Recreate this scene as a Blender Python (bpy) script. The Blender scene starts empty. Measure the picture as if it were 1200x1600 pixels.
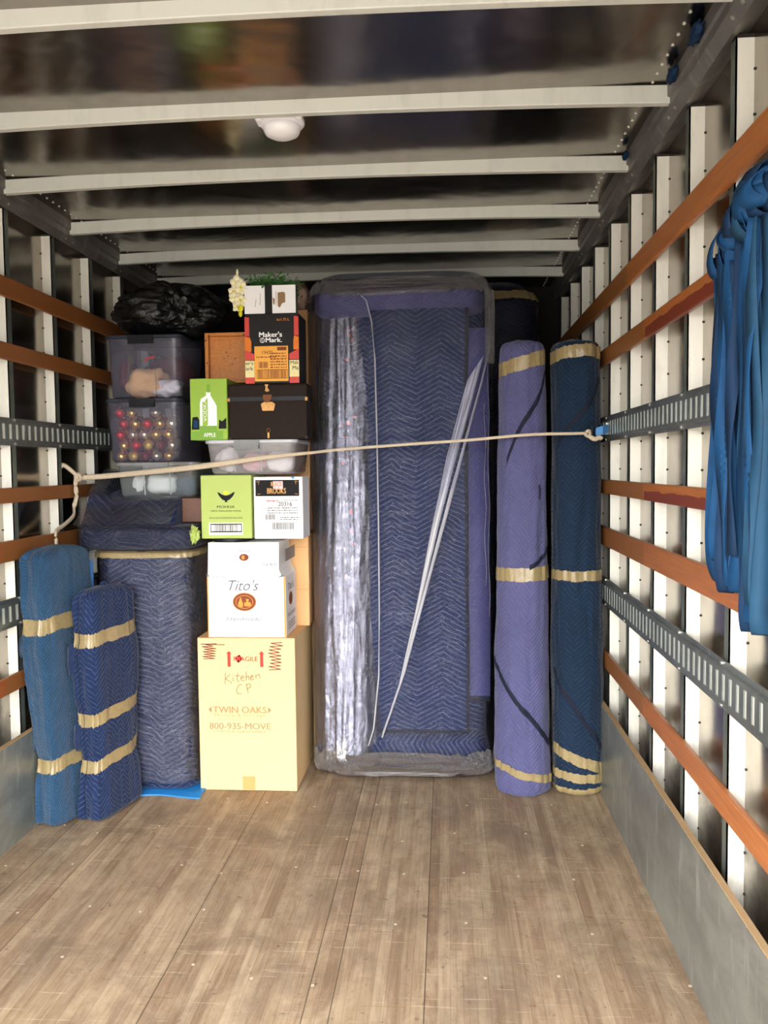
import bpy, bmesh, math, random
from mathutils import Vector, Matrix, noise
random.seed(7)
S = bpy.context.scene
COL = S.collection
PI = math.pi

# ------------------------------------------------------------------ camera, world, exposure
cd = bpy.data.cameras.new('camera'); cam = bpy.data.objects.new('camera', cd); COL.objects.link(cam)
AX = ((0.99709063, 0.00678032, -0.07592302), (0.07543564, 0.05521451, 0.99562082), (-0.01094268, 0.99845149, -0.05454239))
cam.matrix_world = Matrix(((AX[0][0], AX[0][1], -AX[0][2], 0), (AX[1][0], AX[1][1], -AX[1][2], 0),
                           (AX[2][0], AX[2][1], -AX[2][2], 1.46), (0, 0, 0, 1)))
cd.sensor_fit = 'HORIZONTAL'; cd.sensor_width = 36; cd.lens = 1290 / 1200 * 36; cd.clip_start = .02
S.camera = cam
S.view_settings.view_transform = 'Standard'; S.view_settings.look = 'None'
S.view_settings.gamma = 1; S.view_settings.use_curve_mapping = False
S.view_settings.exposure = 1.15
Y_OPEN = 0.35      # rear door opening of the truck
W = bpy.data.worlds.new('overcast_sky'); S.world = W; W.use_nodes = True
wn = W.node_tree; wn.nodes.clear()
wo = wn.nodes.new('ShaderNodeOutputWorld'); wb = wn.nodes.new('ShaderNodeBackground')
wt = wn.nodes.new('ShaderNodeTexCoord'); wsx = wn.nodes.new('ShaderNodeSeparateXYZ'); wr = wn.nodes.new('ShaderNodeValToRGB')
wn.links.new(wt.outputs['Generated'], wsx.inputs[0]); wn.links.new(wsx.outputs['Z'], wr.inputs[0])
wn.links.new(wr.outputs[0], wb.inputs[0]); wn.links.new(wb.outputs[0], wo.inputs[0])
wr.color_ramp.elements[0].position = 0.0; wr.color_ramp.elements[0].color = (.22, .22, .21, 1)
wr.color_ramp.elements[1].position = 0.5; wr.color_ramp.elements[1].color = (1.0, 1.0, 1.0, 1)
e = wr.color_ramp.elements.new(.01); e.color = (.40, .40, .39, 1)
e = wr.color_ramp.elements.new(.035); e.color = (.97, .97, .96, 1)
wb.inputs[1].default_value = 7.6

# ------------------------------------------------------------------ material helpers
class NT:
    def __init__(s, name):
        s.m = bpy.data.materials.new(name); s.m.use_nodes = True; s.t = s.m.node_tree; s.t.nodes.clear()
        s.out = s.n('OutputMaterial')
    def n(s, typ, **kw):
        nd = s.t.nodes.new('ShaderNode' + typ)
        for k, v in kw.items(): setattr(nd, k, v)
        return nd
    def set(s, nd, key, v):
        if v is None: return
        if hasattr(v, 'is_linked') or isinstance(v, bpy.types.NodeSocket): s.t.links.new(v, nd.inputs[key])
        else: nd.inputs[key].default_value = v
    def math(s, op, a, b=None, c=None, clamp=False):
        nd = s.n('Math', operation=op, use_clamp=clamp); s.set(nd, 0, a); s.set(nd, 1, b); s.set(nd, 2, c); return nd.outputs[0]
    def mix(s, f, a, b, blend='MIX'):
        nd = s.n('MixRGB', blend_type=blend); s.set(nd, 0, f)
        s.set(nd, 1, c4(a)); s.set(nd, 2, c4(b)); return nd.outputs[0]
    def noise(s, vec, scale, detail=3, rough=.5, dist=0, sc=None):
        if sc:
            mp = s.n('Mapping'); s.t.links.new(vec, mp.inputs[0]); mp.inputs['Scale'].default_value = sc; vec = mp.outputs[0]
        nd = s.n('TexNoise'); s.t.links.new(vec, nd.inputs['Vector']); nd.inputs['Scale'].default_value = scale
        nd.inputs['Detail'].default_value = detail; nd.inputs['Roughness'].default_value = rough; nd.inputs['Distortion'].default_value = dist
        return nd.outputs['Fac']
    def ramp(s, f, *st):
        nd = s.n('ValToRGB'); s.t.links.new(f, nd.inputs[0]); cr = nd.color_ramp
        while len(cr.elements) < len(st): cr.elements.new(.5)
        for el, (p, c) in zip(cr.elements, st): el.position = p; el.color = c4(c) if not isinstance(c, (int, float)) else (c, c, c, 1)
        return nd.outputs[0]
    def bump(s, h, strength=.3, dist=.01):
        nd = s.n('Bump'); s.t.links.new(h, nd.inputs['Height']); nd.inputs['Strength'].default_value = strength
        nd.inputs['Distance'].default_value = dist; return nd.outputs[0]
    def pbr(s, col, rough=.6, metal=0, normal=None, **kw):
        p = s.n('BsdfPrincipled'); s.set(p, 'Base Color', c4(col)); s.set(p, 'Roughness', rough); s.set(p, 'Metallic', metal)
        if normal: s.t.links.new(normal, p.inputs['Normal'])
        for k, v in kw.items(): s.set(p, k.replace('_', ' '), v)
        return p.outputs[0]
    def end(s, sh): s.t.links.new(sh, s.out.inputs[0]); return s.m
    def obj(s): return s.n('TexCoord').outputs['Object']
    def uv(s): return s.n('TexCoord').outputs['UV']
def c4(c):
    if isinstance(c, tuple) and len(c) == 3: return (*c, 1)
    return c
def lin(r, g, b):
    f = lambda v: (v/255/12.92) if v/255 <= .04045 else ((v/255+.055)/1.055)**2.4
    return (f(r), f(g), f(b))
def plain(name, col, rough=.6, metal=0, var=.12, bump=0, scale=30, spec=.3):
    t = NT(name); o = t.obj(); n = t.noise(o, scale, 4)
    c = t.mix(n, tuple(x*(1-var) for x in col), tuple(min(1, x*(1+var)) for x in col))
    return t.end(t.pbr(c, rough, metal, t.bump(n, bump, .003) if bump else None, Specular_IOR_Level=spec))

def fabric(name, base, line, pitch=.024, half=.115, amp=.55, lw=.13, wr=.5, sheen=.25):
    """quilted moving blanket: zigzag stitch lines pressed into the cloth (pattern in metres of UV)"""
    t = NT(name); sp = t.n('SeparateXYZ'); uv = t.uv(); t.t.links.new(uv, sp.inputs[0])
    wob = t.noise(uv, 7, 3)
    u = t.math('MULTIPLY_ADD', wob, .05, sp.outputs['X']); v = t.math('MULTIPLY_ADD', wob, .03, sp.outputs['Y'])
    tri = t.math('MULTIPLY', t.math('PINGPONG', u, half), amp)
    w = t.math('DIVIDE', t.math('ADD', v, tri), pitch)
    d = t.math('PINGPONG', w, .5)                       # 0 on the stitch, .5 between stitches
    stitch = t.math('SUBTRACT', 1, t.math('DIVIDE', d, lw), clamp=True)
    dash = t.ramp(t.noise(uv, 45, 2), (.35, .25), (.6, 1.))
    st = t.math('MULTIPLY', stitch, dash)
    cloud = t.noise(uv, 5, 5, .6)
    b = t.mix(cloud, tuple(x*.72 for x in base), tuple(min(1, x*1.3) for x in base))
    c = t.mix(t.math('MULTIPLY', st, .75), b, line)
    fine = t.noise(uv, 420, 2)
    h = t.math('ADD', t.math('MULTIPLY', t.math('SMOOTH_MIN', d, .3, .2), 2.2), t.math('MULTIPLY', cloud, 1.2))
    h = t.math('ADD', h, t.math('MULTIPLY', t.noise(uv, 26, 3, .55), .8)); h = t.math('ADD', h, t.math('MULTIPLY', fine, .12))
    nm = t.bump(h, wr, .006)
    return t.end(t.pbr(c, .82, 0, nm, Sheen_Weight=sheen*.6, Sheen_Roughness=.4, Specular_IOR_Level=.12))

def film(name, milk=.10, gloss=.8, tint=(.86, .86, .95), sx=9, sy=1.4, bs=.35, rough=.12, haze=(.35, .36, .45), bd=.006):
    """stretched clear pallet wrap: see-through, fresnel gloss, stretch streaks"""
    t = NT(name); uv = t.uv()
    st = t.noise(uv, 5, 6, .65, 1.2, sc=(sx, sy, 1)); cr = t.noise(uv, 14, 6, .7, 2.5)
    h = t.math('ADD', t.math('MULTIPLY', st, 1.0), t.math('MULTIPLY', cr, .6))
    nm = t.bump(h, bs, bd)
    fr = t.n('Fresnel'); fr.inputs['IOR'].default_value = 1.5; t.t.links.new(nm, fr.inputs['Normal'])
    tr = t.n('BsdfTransparent'); tr.inputs[0].default_value = c4(tint)
    gl = t.n('BsdfGlossy'); gl.inputs['Roughness'].default_value = rough; gl.inputs[0].default_value = (1, 1, 1, 1); t.t.links.new(nm, gl.inputs['Normal'])
    df = t.n('BsdfDiffuse'); df.inputs[0].default_value = c4(haze); t.t.links.new(nm, df.inputs['Normal'])
    m1 = t.n('MixShader'); t.t.links.new(t.math('MULTIPLY', fr.outputs[0], gloss), m1.inputs[0]); t.t.links.new(tr.outputs[0], m1.inputs[1]); t.t.links.new(gl.outputs[0], m1.inputs[2])
    streak = t.ramp(st, (.45, milk*.35), (.72, milk*2.4))
    m2 = t.n('MixShader'); t.t.links.new(streak, m2.inputs[0]); t.t.links.new(m1.outputs[0], m2.inputs[1]); t.t.links.new(df.outputs[0], m2.inputs[2])
    return t.end(m2.outputs[0])

def bin_plastic(name, tint, body, mixf):
    t = NT(name); o = t.obj()
    fr = t.n('Fresnel'); fr.inputs['IOR'].default_value = 1.45
    tr = t.n('BsdfTransparent'); tr.inputs[0].default_value = c4(tint)
    gl = t.n('BsdfGlossy'); gl.inputs['Roughness'].default_value = .16
    df = t.n('BsdfDiffuse'); df.inputs[0].default_value = c4(body)
    m2 = t.n('MixShader'); m2.inputs[0].default_value = mixf; t.t.links.new(tr.outputs[0], m2.inputs[1]); t.t.links.new(df.outputs[0], m2.inputs[2])
    m1 = t.n('MixShader'); t.t.links.new(fr.outputs[0], m1.inputs[0]); t.t.links.new(m2.outputs[0], m1.inputs[1]); t.t.links.new(gl.outputs[0], m1.inputs[2])
    return t.end(m1.outputs[0])

def wood_floor():
    t = NT('worn_laminated_floor'); o = t.obj(); sp = t.n('SeparateXYZ'); t.t.links.new(o, sp.inputs[0])
    wx = .036
    px = t.math('FLOOR', t.math('DIVIDE', sp.outputs['X'], wx))
    wn1 = t.n('TexWhiteNoise', noise_dimensions='1D'); t.t.links.new(px, wn1.inputs['W'])
    py = t.math('FLOOR', t.math('DIVIDE', t.math('ADD', sp.outputs['Y'], t.math('MULTIPLY', wn1.outputs[0], 7.)), 1.3))
    cb = t.n('CombineXYZ'); t.t.links.new(px, cb.inputs[0]); t.t.links.new(py, cb.inputs[1])
    wn2 = t.n('TexWhiteNoise', noise_dimensions='2D'); t.t.links.new(cb.outputs[0], wn2.inputs['Vector'])
    base = t.ramp(wn2.outputs[0], (0., lin(140, 115, 90)), (.35, lin(152, 128, 102)), (.75, lin(162, 139, 112)), (1., lin(174, 153, 125)))
    wide = t.ramp(t.noise(o, 2.3, 3, .5, 0, (3.2, .25, 1)), (.3, .80), (.7, 1.12))
    base = t.mix(1., base, wide, 'MULTIPLY')
    grain = t.noise(o, 14, 6, .62, .5, (6, .22, 1))
    base = t.mix(t.ramp(grain, (.34, .5), (.58, 0.)), base, lin(100, 78, 58))
    wear = t.noise(o, 5, 8, .75, .6, (1.8, .6, 1))
    base = t.mix(t.ramp(wear, (.45, 0.), (.68, .6)), base, lin(188, 168, 140))
    dirt = t.noise(o, 3.6, 8, .72, .5)
    base = t.mix(t.ramp(dirt, (.46, 0.), (.66, .65)), base, lin(108, 92, 76))
    spots = t.noise(o, 30, 4, .7, .4); base = t.mix(t.ramp(spots, (.62, 0.), (.70, .65)), base, lin(84, 66, 52))
    for k, (ang, s1) in enumerate(((.5, 6), (-1.1, 5), (1.15, 4.2), (.15, 5.), (-.35, 6.))):
        mp = t.n('Mapping'); t.t.links.new(o, mp.inputs[0]); mp.inputs['Rotation'].default_value = (0, 0, ang); mp.inputs['Scale'].default_value = (1.5, 42, 1); mp.inputs['Location'].default_value = (k*3, k, 0)
        nn = t.n('TexNoise'); t.t.links.new(mp.outputs[0], nn.inputs['Vector']); nn.inputs['Scale'].default_value = s1*.35; nn.inputs['Detail'].default_value = 3; nn.inputs['Distortion'].default_value = .3
        base = t.mix(t.ramp(nn.outputs['Fac'], (.69, 0.), (.72, .6 if k != 3 else .4), (.75, 0.)), base, lin(204, 186, 158) if k != 3 else lin(80, 62, 48))
    wn3 = t.n('TexWhiteNoise', noise_dimensions='1D'); t.t.links.new(t.math('ADD', px, 31.7), wn3.inputs['W'])
    seam = t.math('MULTIPLY', t.math('LESS_THAN', t.math('FRACT', t.math('DIVIDE', sp.outputs['X'], wx)), .10), t.math('GREATER_THAN', wn3.outputs[0], .86))
    base = t.mix(t.math('MULTIPLY', seam, .7), base, lin(60, 46, 36))
    hair = t.math('LESS_THAN', t.math('FRACT', t.math('DIVIDE', sp.outputs['X'], wx)), .05)
    base = t.mix(t.math('MULTIPLY', hair, .3), base, lin(70, 56, 44))
    h = t.math('ADD', grain, t.math('MULTIPLY', seam, -2.))
    return t.end(t.pbr(base, .6, 0, t.bump(h, .3, .003)))

def sheet_metal(name, col, rough, wob=.4, dirt=(.2, .17, .14), dz=None, metal=1.):
    t = NT(name); o = t.obj(); n1 = t.noise(o, 1.6, 3, .5, .4); n2 = t.noise(o, 9, 5, .6)
    c = t.mix(t.ramp(n2, (.4, 0.), (.75, .5)), col, tuple(x*.6 for x in col))
    if dz is not None:                                   # grime splashed up from the floor
        sp = t.n('SeparateXYZ'); t.t.links.new(o, sp.inputs[0])
        g = t.math('MULTIPLY', t.math('SUBTRACT', 1, t.math('DIVIDE', sp.outputs['Z'], dz), clamp=True), t.ramp(n2, (.35, .3), (.6, 1.)))
        c = t.mix(g, c, dirt)
        rg = t.math('MULTIPLY_ADD', g, .5, rough)
    else: rg = t.math('MULTIPLY_ADD', n2, .15, rough-.05)
    return t.end(t.pbr(c, rg, metal, t.bump(n1, wob, .03)))

def galvanized(name, a, b, rough=.45, metal=.6):
    t = NT(name); o = t.obj()
    n = t.noise(o, 5, 6, .65, .3, (1, .6, 1.2)); st = t.noise(o, 6, 4, .6, 0, (1, 3.0, .7))
    c = t.mix(t.ramp(n, (.35, 0.), (.65, 1.)), a, b)
    c = t.mix(t.ramp(st, (.56, 0.), (.74, .5)), c, tuple(min(1, x*1.7) for x in b))
    return t.end(t.pbr(c, rough, metal, t.bump(n, .08, .004)))

def painted(name, col, dirt=(.12, .10, .08), amt=.5):
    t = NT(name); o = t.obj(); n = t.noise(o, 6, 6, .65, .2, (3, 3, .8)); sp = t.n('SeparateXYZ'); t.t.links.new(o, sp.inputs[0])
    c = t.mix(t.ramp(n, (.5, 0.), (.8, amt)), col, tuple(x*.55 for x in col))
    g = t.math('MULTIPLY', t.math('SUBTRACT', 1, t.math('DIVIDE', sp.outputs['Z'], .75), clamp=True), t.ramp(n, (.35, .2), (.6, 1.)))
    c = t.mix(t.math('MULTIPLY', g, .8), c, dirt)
    return t.end(t.pbr(c, .4))

def slat_wood(name, stain_y=None, cut_y=None, col=lin(186, 112, 50)):
    """varnished rail; optional darker varnish on the lower half and nearer part, a scarf joint where the tone changes"""
    t = NT(name); o = t.obj(); sp = t.n('SeparateXYZ'); t.t.links.new(o, sp.inputs[0])
    g = t.noise(o, 10, 5, .6, .4, (6, .35, 8)); n = t.noise(o, 9, 4, .6)
    c = t.mix(t.ramp(g, (.35, 0.), (.7, 1.)), tuple(x*.72 for x in col), col)
    if cut_y is not None:
        far = t.math('GREATER_THAN', sp.outputs['Y'], cut_y); c = t.mix(t.math('MULTIPLY', far, .75), c, lin(140, 92, 50))
    if stain_y is not None:
        near = t.math('LESS_THAN', sp.outputs['Y'], stain_y)
        low = t.math('LESS_THAN', t.math('ADD', sp.outputs['Z'], t.math('MULTIPLY', t.math('SUBTRACT', n, .5), .03)), .004)
        c = t.mix(t.math('MULTIPLY', t.math('MULTIPLY', near, low), .9), c, lin(116, 44, 26))
    c = t.mix(t.ramp(n, (.62, 0.), (.75, .5)), c, lin(84, 48, 28))
    return t.end(t.pbr(c, .42, 0, t.bump(g, .15, .002)))

M = {}
M['floor'] = wood_floor()
M['panel'] = sheet_metal('mirror_aluminium_wall_sheet', (.42, .375, .32), .17, .3, (.05, .04, .035), .75)
M['ceil'] = sheet_metal('mirror_aluminium_roof_sheet', (.33, .295, .26), .17, .5)
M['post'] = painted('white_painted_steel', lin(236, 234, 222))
M['post_in'] = galvanized('post_inner_galvanized', lin(95, 105, 100), lin(130, 138, 130))
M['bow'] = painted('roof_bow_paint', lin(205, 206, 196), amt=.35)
M['rail'] = galvanized('grey_roof_rail', lin(105, 102, 100), lin(130, 127, 124), .5, .5)
M['kick'] = galvanized('kick_sheet', lin(122, 125, 120), lin(154, 158, 152), .4, .5)
M['ply'] = plain('plywood_edge', lin(172, 142, 104), .7)
M['track'] = galvanized('track_zinc', lin(112, 118, 116), lin(140, 146, 144), .42, .7)
M['zinc'] = plain('bright_zinc', lin(215, 216, 206), .35, .3)
M['bolt'] = plain('bolt_steel', lin(210, 208, 200), .3, .8)
M['screw'] = plain('worn_screw', lin(196, 184, 160), .5, .2)
M['dark'] = plain('dark_rivet', lin(60, 56, 50), .5, .5)
M['front'] = plain('shade_toned_front_wall', lin(38, 34, 32), .7)  # wall colour darkened to stand for the lack of light at the far end
M['white_plastic'] = plain('white_lens_plastic', lin(240, 238, 240), .3, var=.03)
M['navy'] = fabric('navy_blanket', lin(31, 44, 76), lin(100, 114, 150), lw=.16)
M['navy_dark'] = fabric('deep_navy_blanket', lin(22, 30, 52), lin(64, 72, 100))
M['purple'] = fabric('periwinkle_blanket', lin(82, 82, 120), lin(112, 112, 152), pitch=.02, half=.09, amp=1.1)
M['teal'] = fabric('teal_navy_blanket', lin(24, 40, 60), lin(62, 80, 102), pitch=.022, half=.06, amp=1.0, lw=.10)
M['teal_light'] = fabric('faded_blue_blanket', lin(40, 70, 98), lin(56, 88, 118), pitch=.016, half=.10, amp=1.2, wr=.8)
M['blue_pad'] = fabric('bright_navy_pad', lin(28, 42, 74), lin(84, 98, 136), pitch=.022, half=.062, amp=1.0)
M['binding'] = plain('dark_binding_tape', lin(20, 24, 42), .8)
M['binding_light'] = plain('light_blue_binding', lin(84, 140, 210), .8)
M['tape'] = NT('tan_packing_tape')
_t = M['tape']; _o = _t.obj(); _n = _t.noise(_o, 40, 4, .6, 1.)
M['tape'] = _t.end(_t.pbr(_t.mix(_n, lin(130, 113, 78), lin(164, 146, 106)), .22, 0, _t.bump(_n, .35, .006)))
M['wrap'] = film('stretch_wrap', .03, .55, sx=3, sy=7, bs=1., rough=.11, haze=(.34, .34, .38), bd=.007)
M['wrap_heavy'] = film('stretch_wrap_layered', .04, 6., sx=7, sy=2.2, bs=1., rough=.10, haze=(.42, .42, .46), bd=.005)
M['wrap_crinkle'] = film('stretch_wrap_crinkled', .10, 4.5, sx=5, sy=5, bs=1., rough=.10, haze=(.55, .53, .55), bd=.03)
M['wrap_dresser'] = film('stretch_wrap_thin_layers', .035, 1.6, sx=3, sy=8, bs=1., rough=.12, haze=(.36, .36, .42), bd=.008)
M['wrap_fold'] = film('stretch_wrap_fold', .75, 1., sx=12, sy=.5, bs=.5, haze=(.75, .75, .78))
M['tarp'] = plain('blue_tarp', lin(40, 130, 205), .5)
M['kraft'] = plain('kraft_board', lin(232, 198, 146), .75, var=.04, scale=8)
M['kraft_dark'] = plain('kraft_board_brown', lin(226, 178, 124), .75, var=.06, scale=8)
M['kraft_tape'] = plain('kraft_tape', lin(214, 156, 96), .5)
M['paper'] = plain('white_board', lin(246, 246, 246), .6, var=.02)
M['ink_red'] = plain('red_ink', lin(222, 60, 48), .6)
M['ink_grey'] = plain('faded_grey_ink', lin(160, 130, 98), .7)
M['ink_brown'] = plain('faint_brown_ink', lin(196, 134, 92), .7)
M['marker'] = plain('brown_marker', lin(140, 76, 58), .7)
M['marker_grey'] = plain('grey_marker', lin(150, 118, 86), .7)
M['ink_black'] = plain('black_ink', lin(34, 32, 34), .6, spec=.1)
M['ink_dim'] = plain('dim_olive_ink', lin(74, 80, 50), .6)
M['ink_soft'] = plain('soft_black_ink', lin(110, 110, 116), .6)
M['ink_white'] = plain('white_ink', lin(250, 250, 248), .6, var=.01)
M['orange'] = plain('orange_ink', lin(240, 150, 60), .6)
M['label_orange'] = plain('amber_label', lin(238, 170, 70), .55, var=.04)
M['cream'] = plain('cream_label', lin(232, 220, 160), .6, var=.04)
M['wax'] = plain('red_wax_print', lin(205, 70, 62), .5)
M['amber'] = plain('amber_print', lin(222, 120, 30), .5)
M['brown_ink'] = plain('chestnut_ink', lin(128, 62, 34), .6)
M['lime'] = plain('lime_board', lin(148, 184, 66), .5, var=.04)
M['lime_dark'] = plain('lime_ink_deep', lin(120, 166, 54), .5, var=.04)
M['pear'] = plain('pear_green_board', lin(176, 194, 106), .6, var=.03)
M['black_board'] = plain('charcoal_board', lin(36, 35, 36), .5, spec=.15)
M['trunk'] = plain('black_brown_fibreboard', lin(40, 30, 25), .6, var=.18, bump=.2, scale=60, spec=.1)
M['brass'] = plain('aged_brass', lin(150, 112, 66), .4, .7, var=.3)
M['rust'] = plain('rusty_steel', lin(110, 70, 44), .6, .5)
M['drawer'] = slat_wood('honey_drawer_wood', col=lin(214, 134, 56))
M['dark_wood'] = slat_wood('walnut_board', col=lin(104, 62, 40))
M['bin_blue'] = bin_plastic('clear_violet_bin', (.90, .89, .95), (.33, .32, .43), .19)
M['bin_grey'] = bin_plastic('clear_grey_bin', (.88, .92, .92), (.50, .54, .55), .22)
M['bin_white'] = bin_plastic('clear_white_bin', (.95, .93, .95), (.72, .69, .70), .30)
M['lid_dark'] = plain('dark_lid_plastic', lin(44, 48, 60), .4)
M['lid_white'] = plain('cloudy_lid_plastic', lin(190, 192, 196), .4)
M['latch_dark'] = plain('charcoal_latch', lin(22, 24, 30), .5)
M['latch_grey'] = plain('grey_latch', lin(140, 141, 143), .45)
M['rope'] = plain('cotton_webbing_rope', lin(198, 182, 158), .85, var=.2, bump=.5, scale=120)
M['strap'] = plain('blue_webbing', lin(10, 60, 100), .75, var=.3, scale=20)
M['strap_b'] = plain('faded_teal_webbing', lin(22, 60, 86), .75, var=.25, scale=20)
M['strap_c'] = plain('deep_blue_webbing', lin(6, 38, 68), .75, var=.3, scale=20)
M['hook_blue'] = plain('sky_blue_webbing', lin(74, 134, 190), .6)
M['leaf'] = plain('green_leaf', lin(70, 130, 60), .5, var=.3)
M['petal'] = plain('ivory_petal', lin(244, 236, 196), .5, var=.05)
M['yellow'] = plain('yellow_bud', lin(226, 220, 40), .5)
M['stem'] = plain('stem_green', lin(110, 130, 60), .5)
_t = NT('black_bag_plastic'); _o = _t.obj(); _n = _t.noise(_o, 9, 6, .6, 1.5)
M['bag'] = _t.end(_t.pbr((.005, .006, .007), .26, 0, _t.bump(_n, .7, .03)))
M['bundle'] = plain('brown_bubble_wrapped_paper', lin(220, 186, 150), .4, var=.2, bump=.6, scale=40)
M['cloth_tan'] = plain('tan_felt', lin(240, 196, 140), .9, var=.1, bump=.3)
M['cloth_white'] = plain('white_cloth', lin(240, 238, 240), .8, var=.05, bump=.3, scale=14)
M['cloth_maroon'] = plain('maroon_cloth', lin(92, 26, 40), .7, var=.4, bump=.4)
M['cloth_red'] = plain('red_ribbon', lin(214, 42, 36), .5)
M['cloth_pink'] = plain('pink_cloth', lin(240, 190, 200), .8, var=.08, bump=.3, scale=14)
M['ball_red'] = plain('red_glass', lin(196, 26, 34), .12, .7, var=.05)
M['ball_gold'] = plain('gold_glass', lin(226, 184, 104), .2, .9, var=.05)
M['ball_silver'] = plain('champagne_glass', lin(214, 204, 186), .14, .9, var=.05)
M['ball_maroon'] = plain('maroon_glass', lin(110, 20, 34), .2, .6, var=.05)
M['ball_lace'] = plain('gold_filigree', lin(238, 190, 90), .35, .8, var=.5, bump=1., scale=160)
M['asphalt'] = plain('pale_concrete_yard', lin(138, 134, 128), .9)

# ------------------------------------------------------------------ object helpers
WL = {}
def tag(o, label=None, cat=None, group=None, kind=None):
    if label: o['label'] = label
    if cat: o['category'] = cat
    if group: o['group'] = group
    if kind: o['kind'] = kind
    return o
def thing(name, label, cat, loc=(0, 0, 0), group=None):
    o = bpy.data.objects.new(name, None); COL.objects.link(o); o.location = loc; o.empty_display_size = .05
    WL[o] = Vector(loc); return tag(o, label, cat, group)
class MB:
    def __init__(s): s.v = []; s.f = []; s.uv = []; s.mi = []; s.cur = 0
    def quad(s, pts, uvs=None, mi=None):
        b = len(s.v); s.v += [tuple(p) for p in pts]; s.f.append(tuple(range(b, b+len(pts))))
        s.uv.append(uvs or [(0, 0)]*len(pts)); s.mi.append(s.cur if mi is None else mi); return s
    def box(s, x0, x1, y0, y1, z0, z1, mi=None):
        b = len(s.v); s.v += [(x, y, z) for x in (x0, x1) for y in (y0, y1) for z in (z0, z1)]
        for f in ((0, 1, 3, 2), (4, 6, 7, 5), (0, 4, 5, 1), (2, 3, 7, 6), (0, 2, 6, 4), (1, 5, 7, 3)):
            s.f.append(tuple(b+i for i in f)); s.mi.append(s.cur if mi is None else mi)
            uv = []
            for i in f:
                p = s.v[b+i]; uv.append((p[0]+p[1], p[2]) if f not in ((0, 2, 6, 4), (1, 5, 7, 3)) else (p[0], p[1]))
            s.uv.append(uv)
        return s
    def obox(s, c, ax, ay, az, mi=None):
        """oriented box: centre + three half-axis vectors"""
        c, ax, ay, az = map(Vector, (c, ax, ay, az)); b = len(s.v)
        s.v += [tuple(c+i*ax+j*ay+k*az) for i in (-1, 1) for j in (-1, 1) for k in (-1, 1)]
        for f in ((0, 1, 3, 2), (4, 6, 7, 5), (0, 4, 5, 1), (2, 3, 7, 6), (0, 2, 6, 4), (1, 5, 7, 3)):
            s.f.append(tuple(b+i for i in f)); s.mi.append(s.cur if mi is None else mi); s.uv.append([(0, 0)]*4)
        return s
    def grid(s, P, closed=False, uv=None, mi=None, capA=False, capB=False):
        """P: list of rows of points"""
        b = len(s.v); nr = len(P); nc = len(P[0])
        for r in P: s.v += [tuple(p) for p in r]
        for i in range(nr-1):
            for j in range(nc if closed else nc-1):
                k = (j+1) % nc
                s.f.append((b+i*nc+j, b+i*nc+k, b+(i+1)*nc+k, b+(i+1)*nc+j)); s.mi.append(s.cur if mi is None else mi)
                if uv:
                    s.uv.append([uv(i, j), uv(i, j+1), uv(i+1, j+1), uv(i+1, j)])
                else: s.uv.append([(j/10, i/10), ((j+1)/10, i/10), ((j+1)/10, (i+1)/10), (j/10, (i+1)/10)])
        if capA: s.f.append(tuple(b+j for j in range(nc))[::-1]); s.mi.append(s.cur if mi is None else mi); s.uv.append([(P[0][j][0], P[0][j][1]) for j in range(nc)][::-1])
        if capB: s.f.append(tuple(b+(nr-1)*nc+j for j in range(nc))); s.mi.append(s.cur if mi is None else mi); s.uv.append([(P[-1][j][0], P[-1][j][1]) for j in range(nc)])
        return s
    def tube(s, pts, r, n=8, mi=None, flat=1.):
        pts = [Vector(p) for p in pts]; rows = []
        up = Vector((0, 0, 1))
        for i, p in enumerate(pts):
            d = (pts[min(i+1, len(pts)-1)]-pts[max(i-1, 0)]).normalized()
            a = d.cross(up); a = a.normalized() if a.length > .05 else Vector((1, 0, 0)); c = d.cross(a).normalized()
            rr = r[i] if isinstance(r, (list, tuple)) else r
            rows.append([p+a*math.cos(2*PI*k/n)*rr*flat+c*math.sin(2*PI*k/n)*rr for k in range(n)])
        return s.grid(rows, True, None, mi, True, True)
    def ball(s, c, r, nu=14, nv=9, mi=None, fn=None):
        rows = []
        for i in range(nv+1):
            ph = PI*i/nv
            rows.append([])
            for j in range(nu):
                th = 2*PI*j/nu; d = Vector((math.sin(ph)*math.cos(th), math.sin(ph)*math.sin(th), -math.cos(ph)))
                rr = (r if isinstance(r, (tuple, list)) else (r, r, r)); k = fn(d) if fn else 1.
                rows[-1].append((c[0]+d.x*rr[0]*k, c[1]+d.y*rr[1]*k, c[2]+d.z*rr[2]*k))
        return s.grid(rows, True, lambda i, j: (j/nu*2*PI*.2, i/nv*PI*.2), mi)
    def cyl(s, c, axis, r, h, n=16, mi=None):
        c = Vector(c); ax = Vector(axis).normalized(); a = ax.orthogonal().normalized(); b2 = ax.cross(a)
        rows = [[c+ax*t+(a*math.cos(2*PI*k/n)+b2*math.sin(2*PI*k/n))*r for k in range(n)] for t in (0, h)]
        return s.grid(rows, True, None, mi, True, True)
    def ribbon(s, pts, w, side, th=.0025, mi=None):
        """flat webbing: centre line, width, sideways vector(s)"""
        rows = []
        for i, p in enumerate(pts):
            sd = Vector(side[i] if isinstance(side, list) else side).normalized(); p = Vector(p)
            d = (Vector(pts[min(i+1, len(pts)-1)])-Vector(pts[max(i-1, 0)])).normalized(); nn = d.cross(sd).normalized()
            ww = w[i] if isinstance(w, list) else w
            rows.append([p-sd*ww/2-nn*th/2, p+sd*ww/2-nn*th/2, p+sd*ww/2+nn*th/2, p-sd*ww/2+nn*th/2])
        return s.grid(rows, True, lambda i, j: (j*w/2 if not isinstance(w, list) else j*.02, i*.03), mi, True, True)
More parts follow.
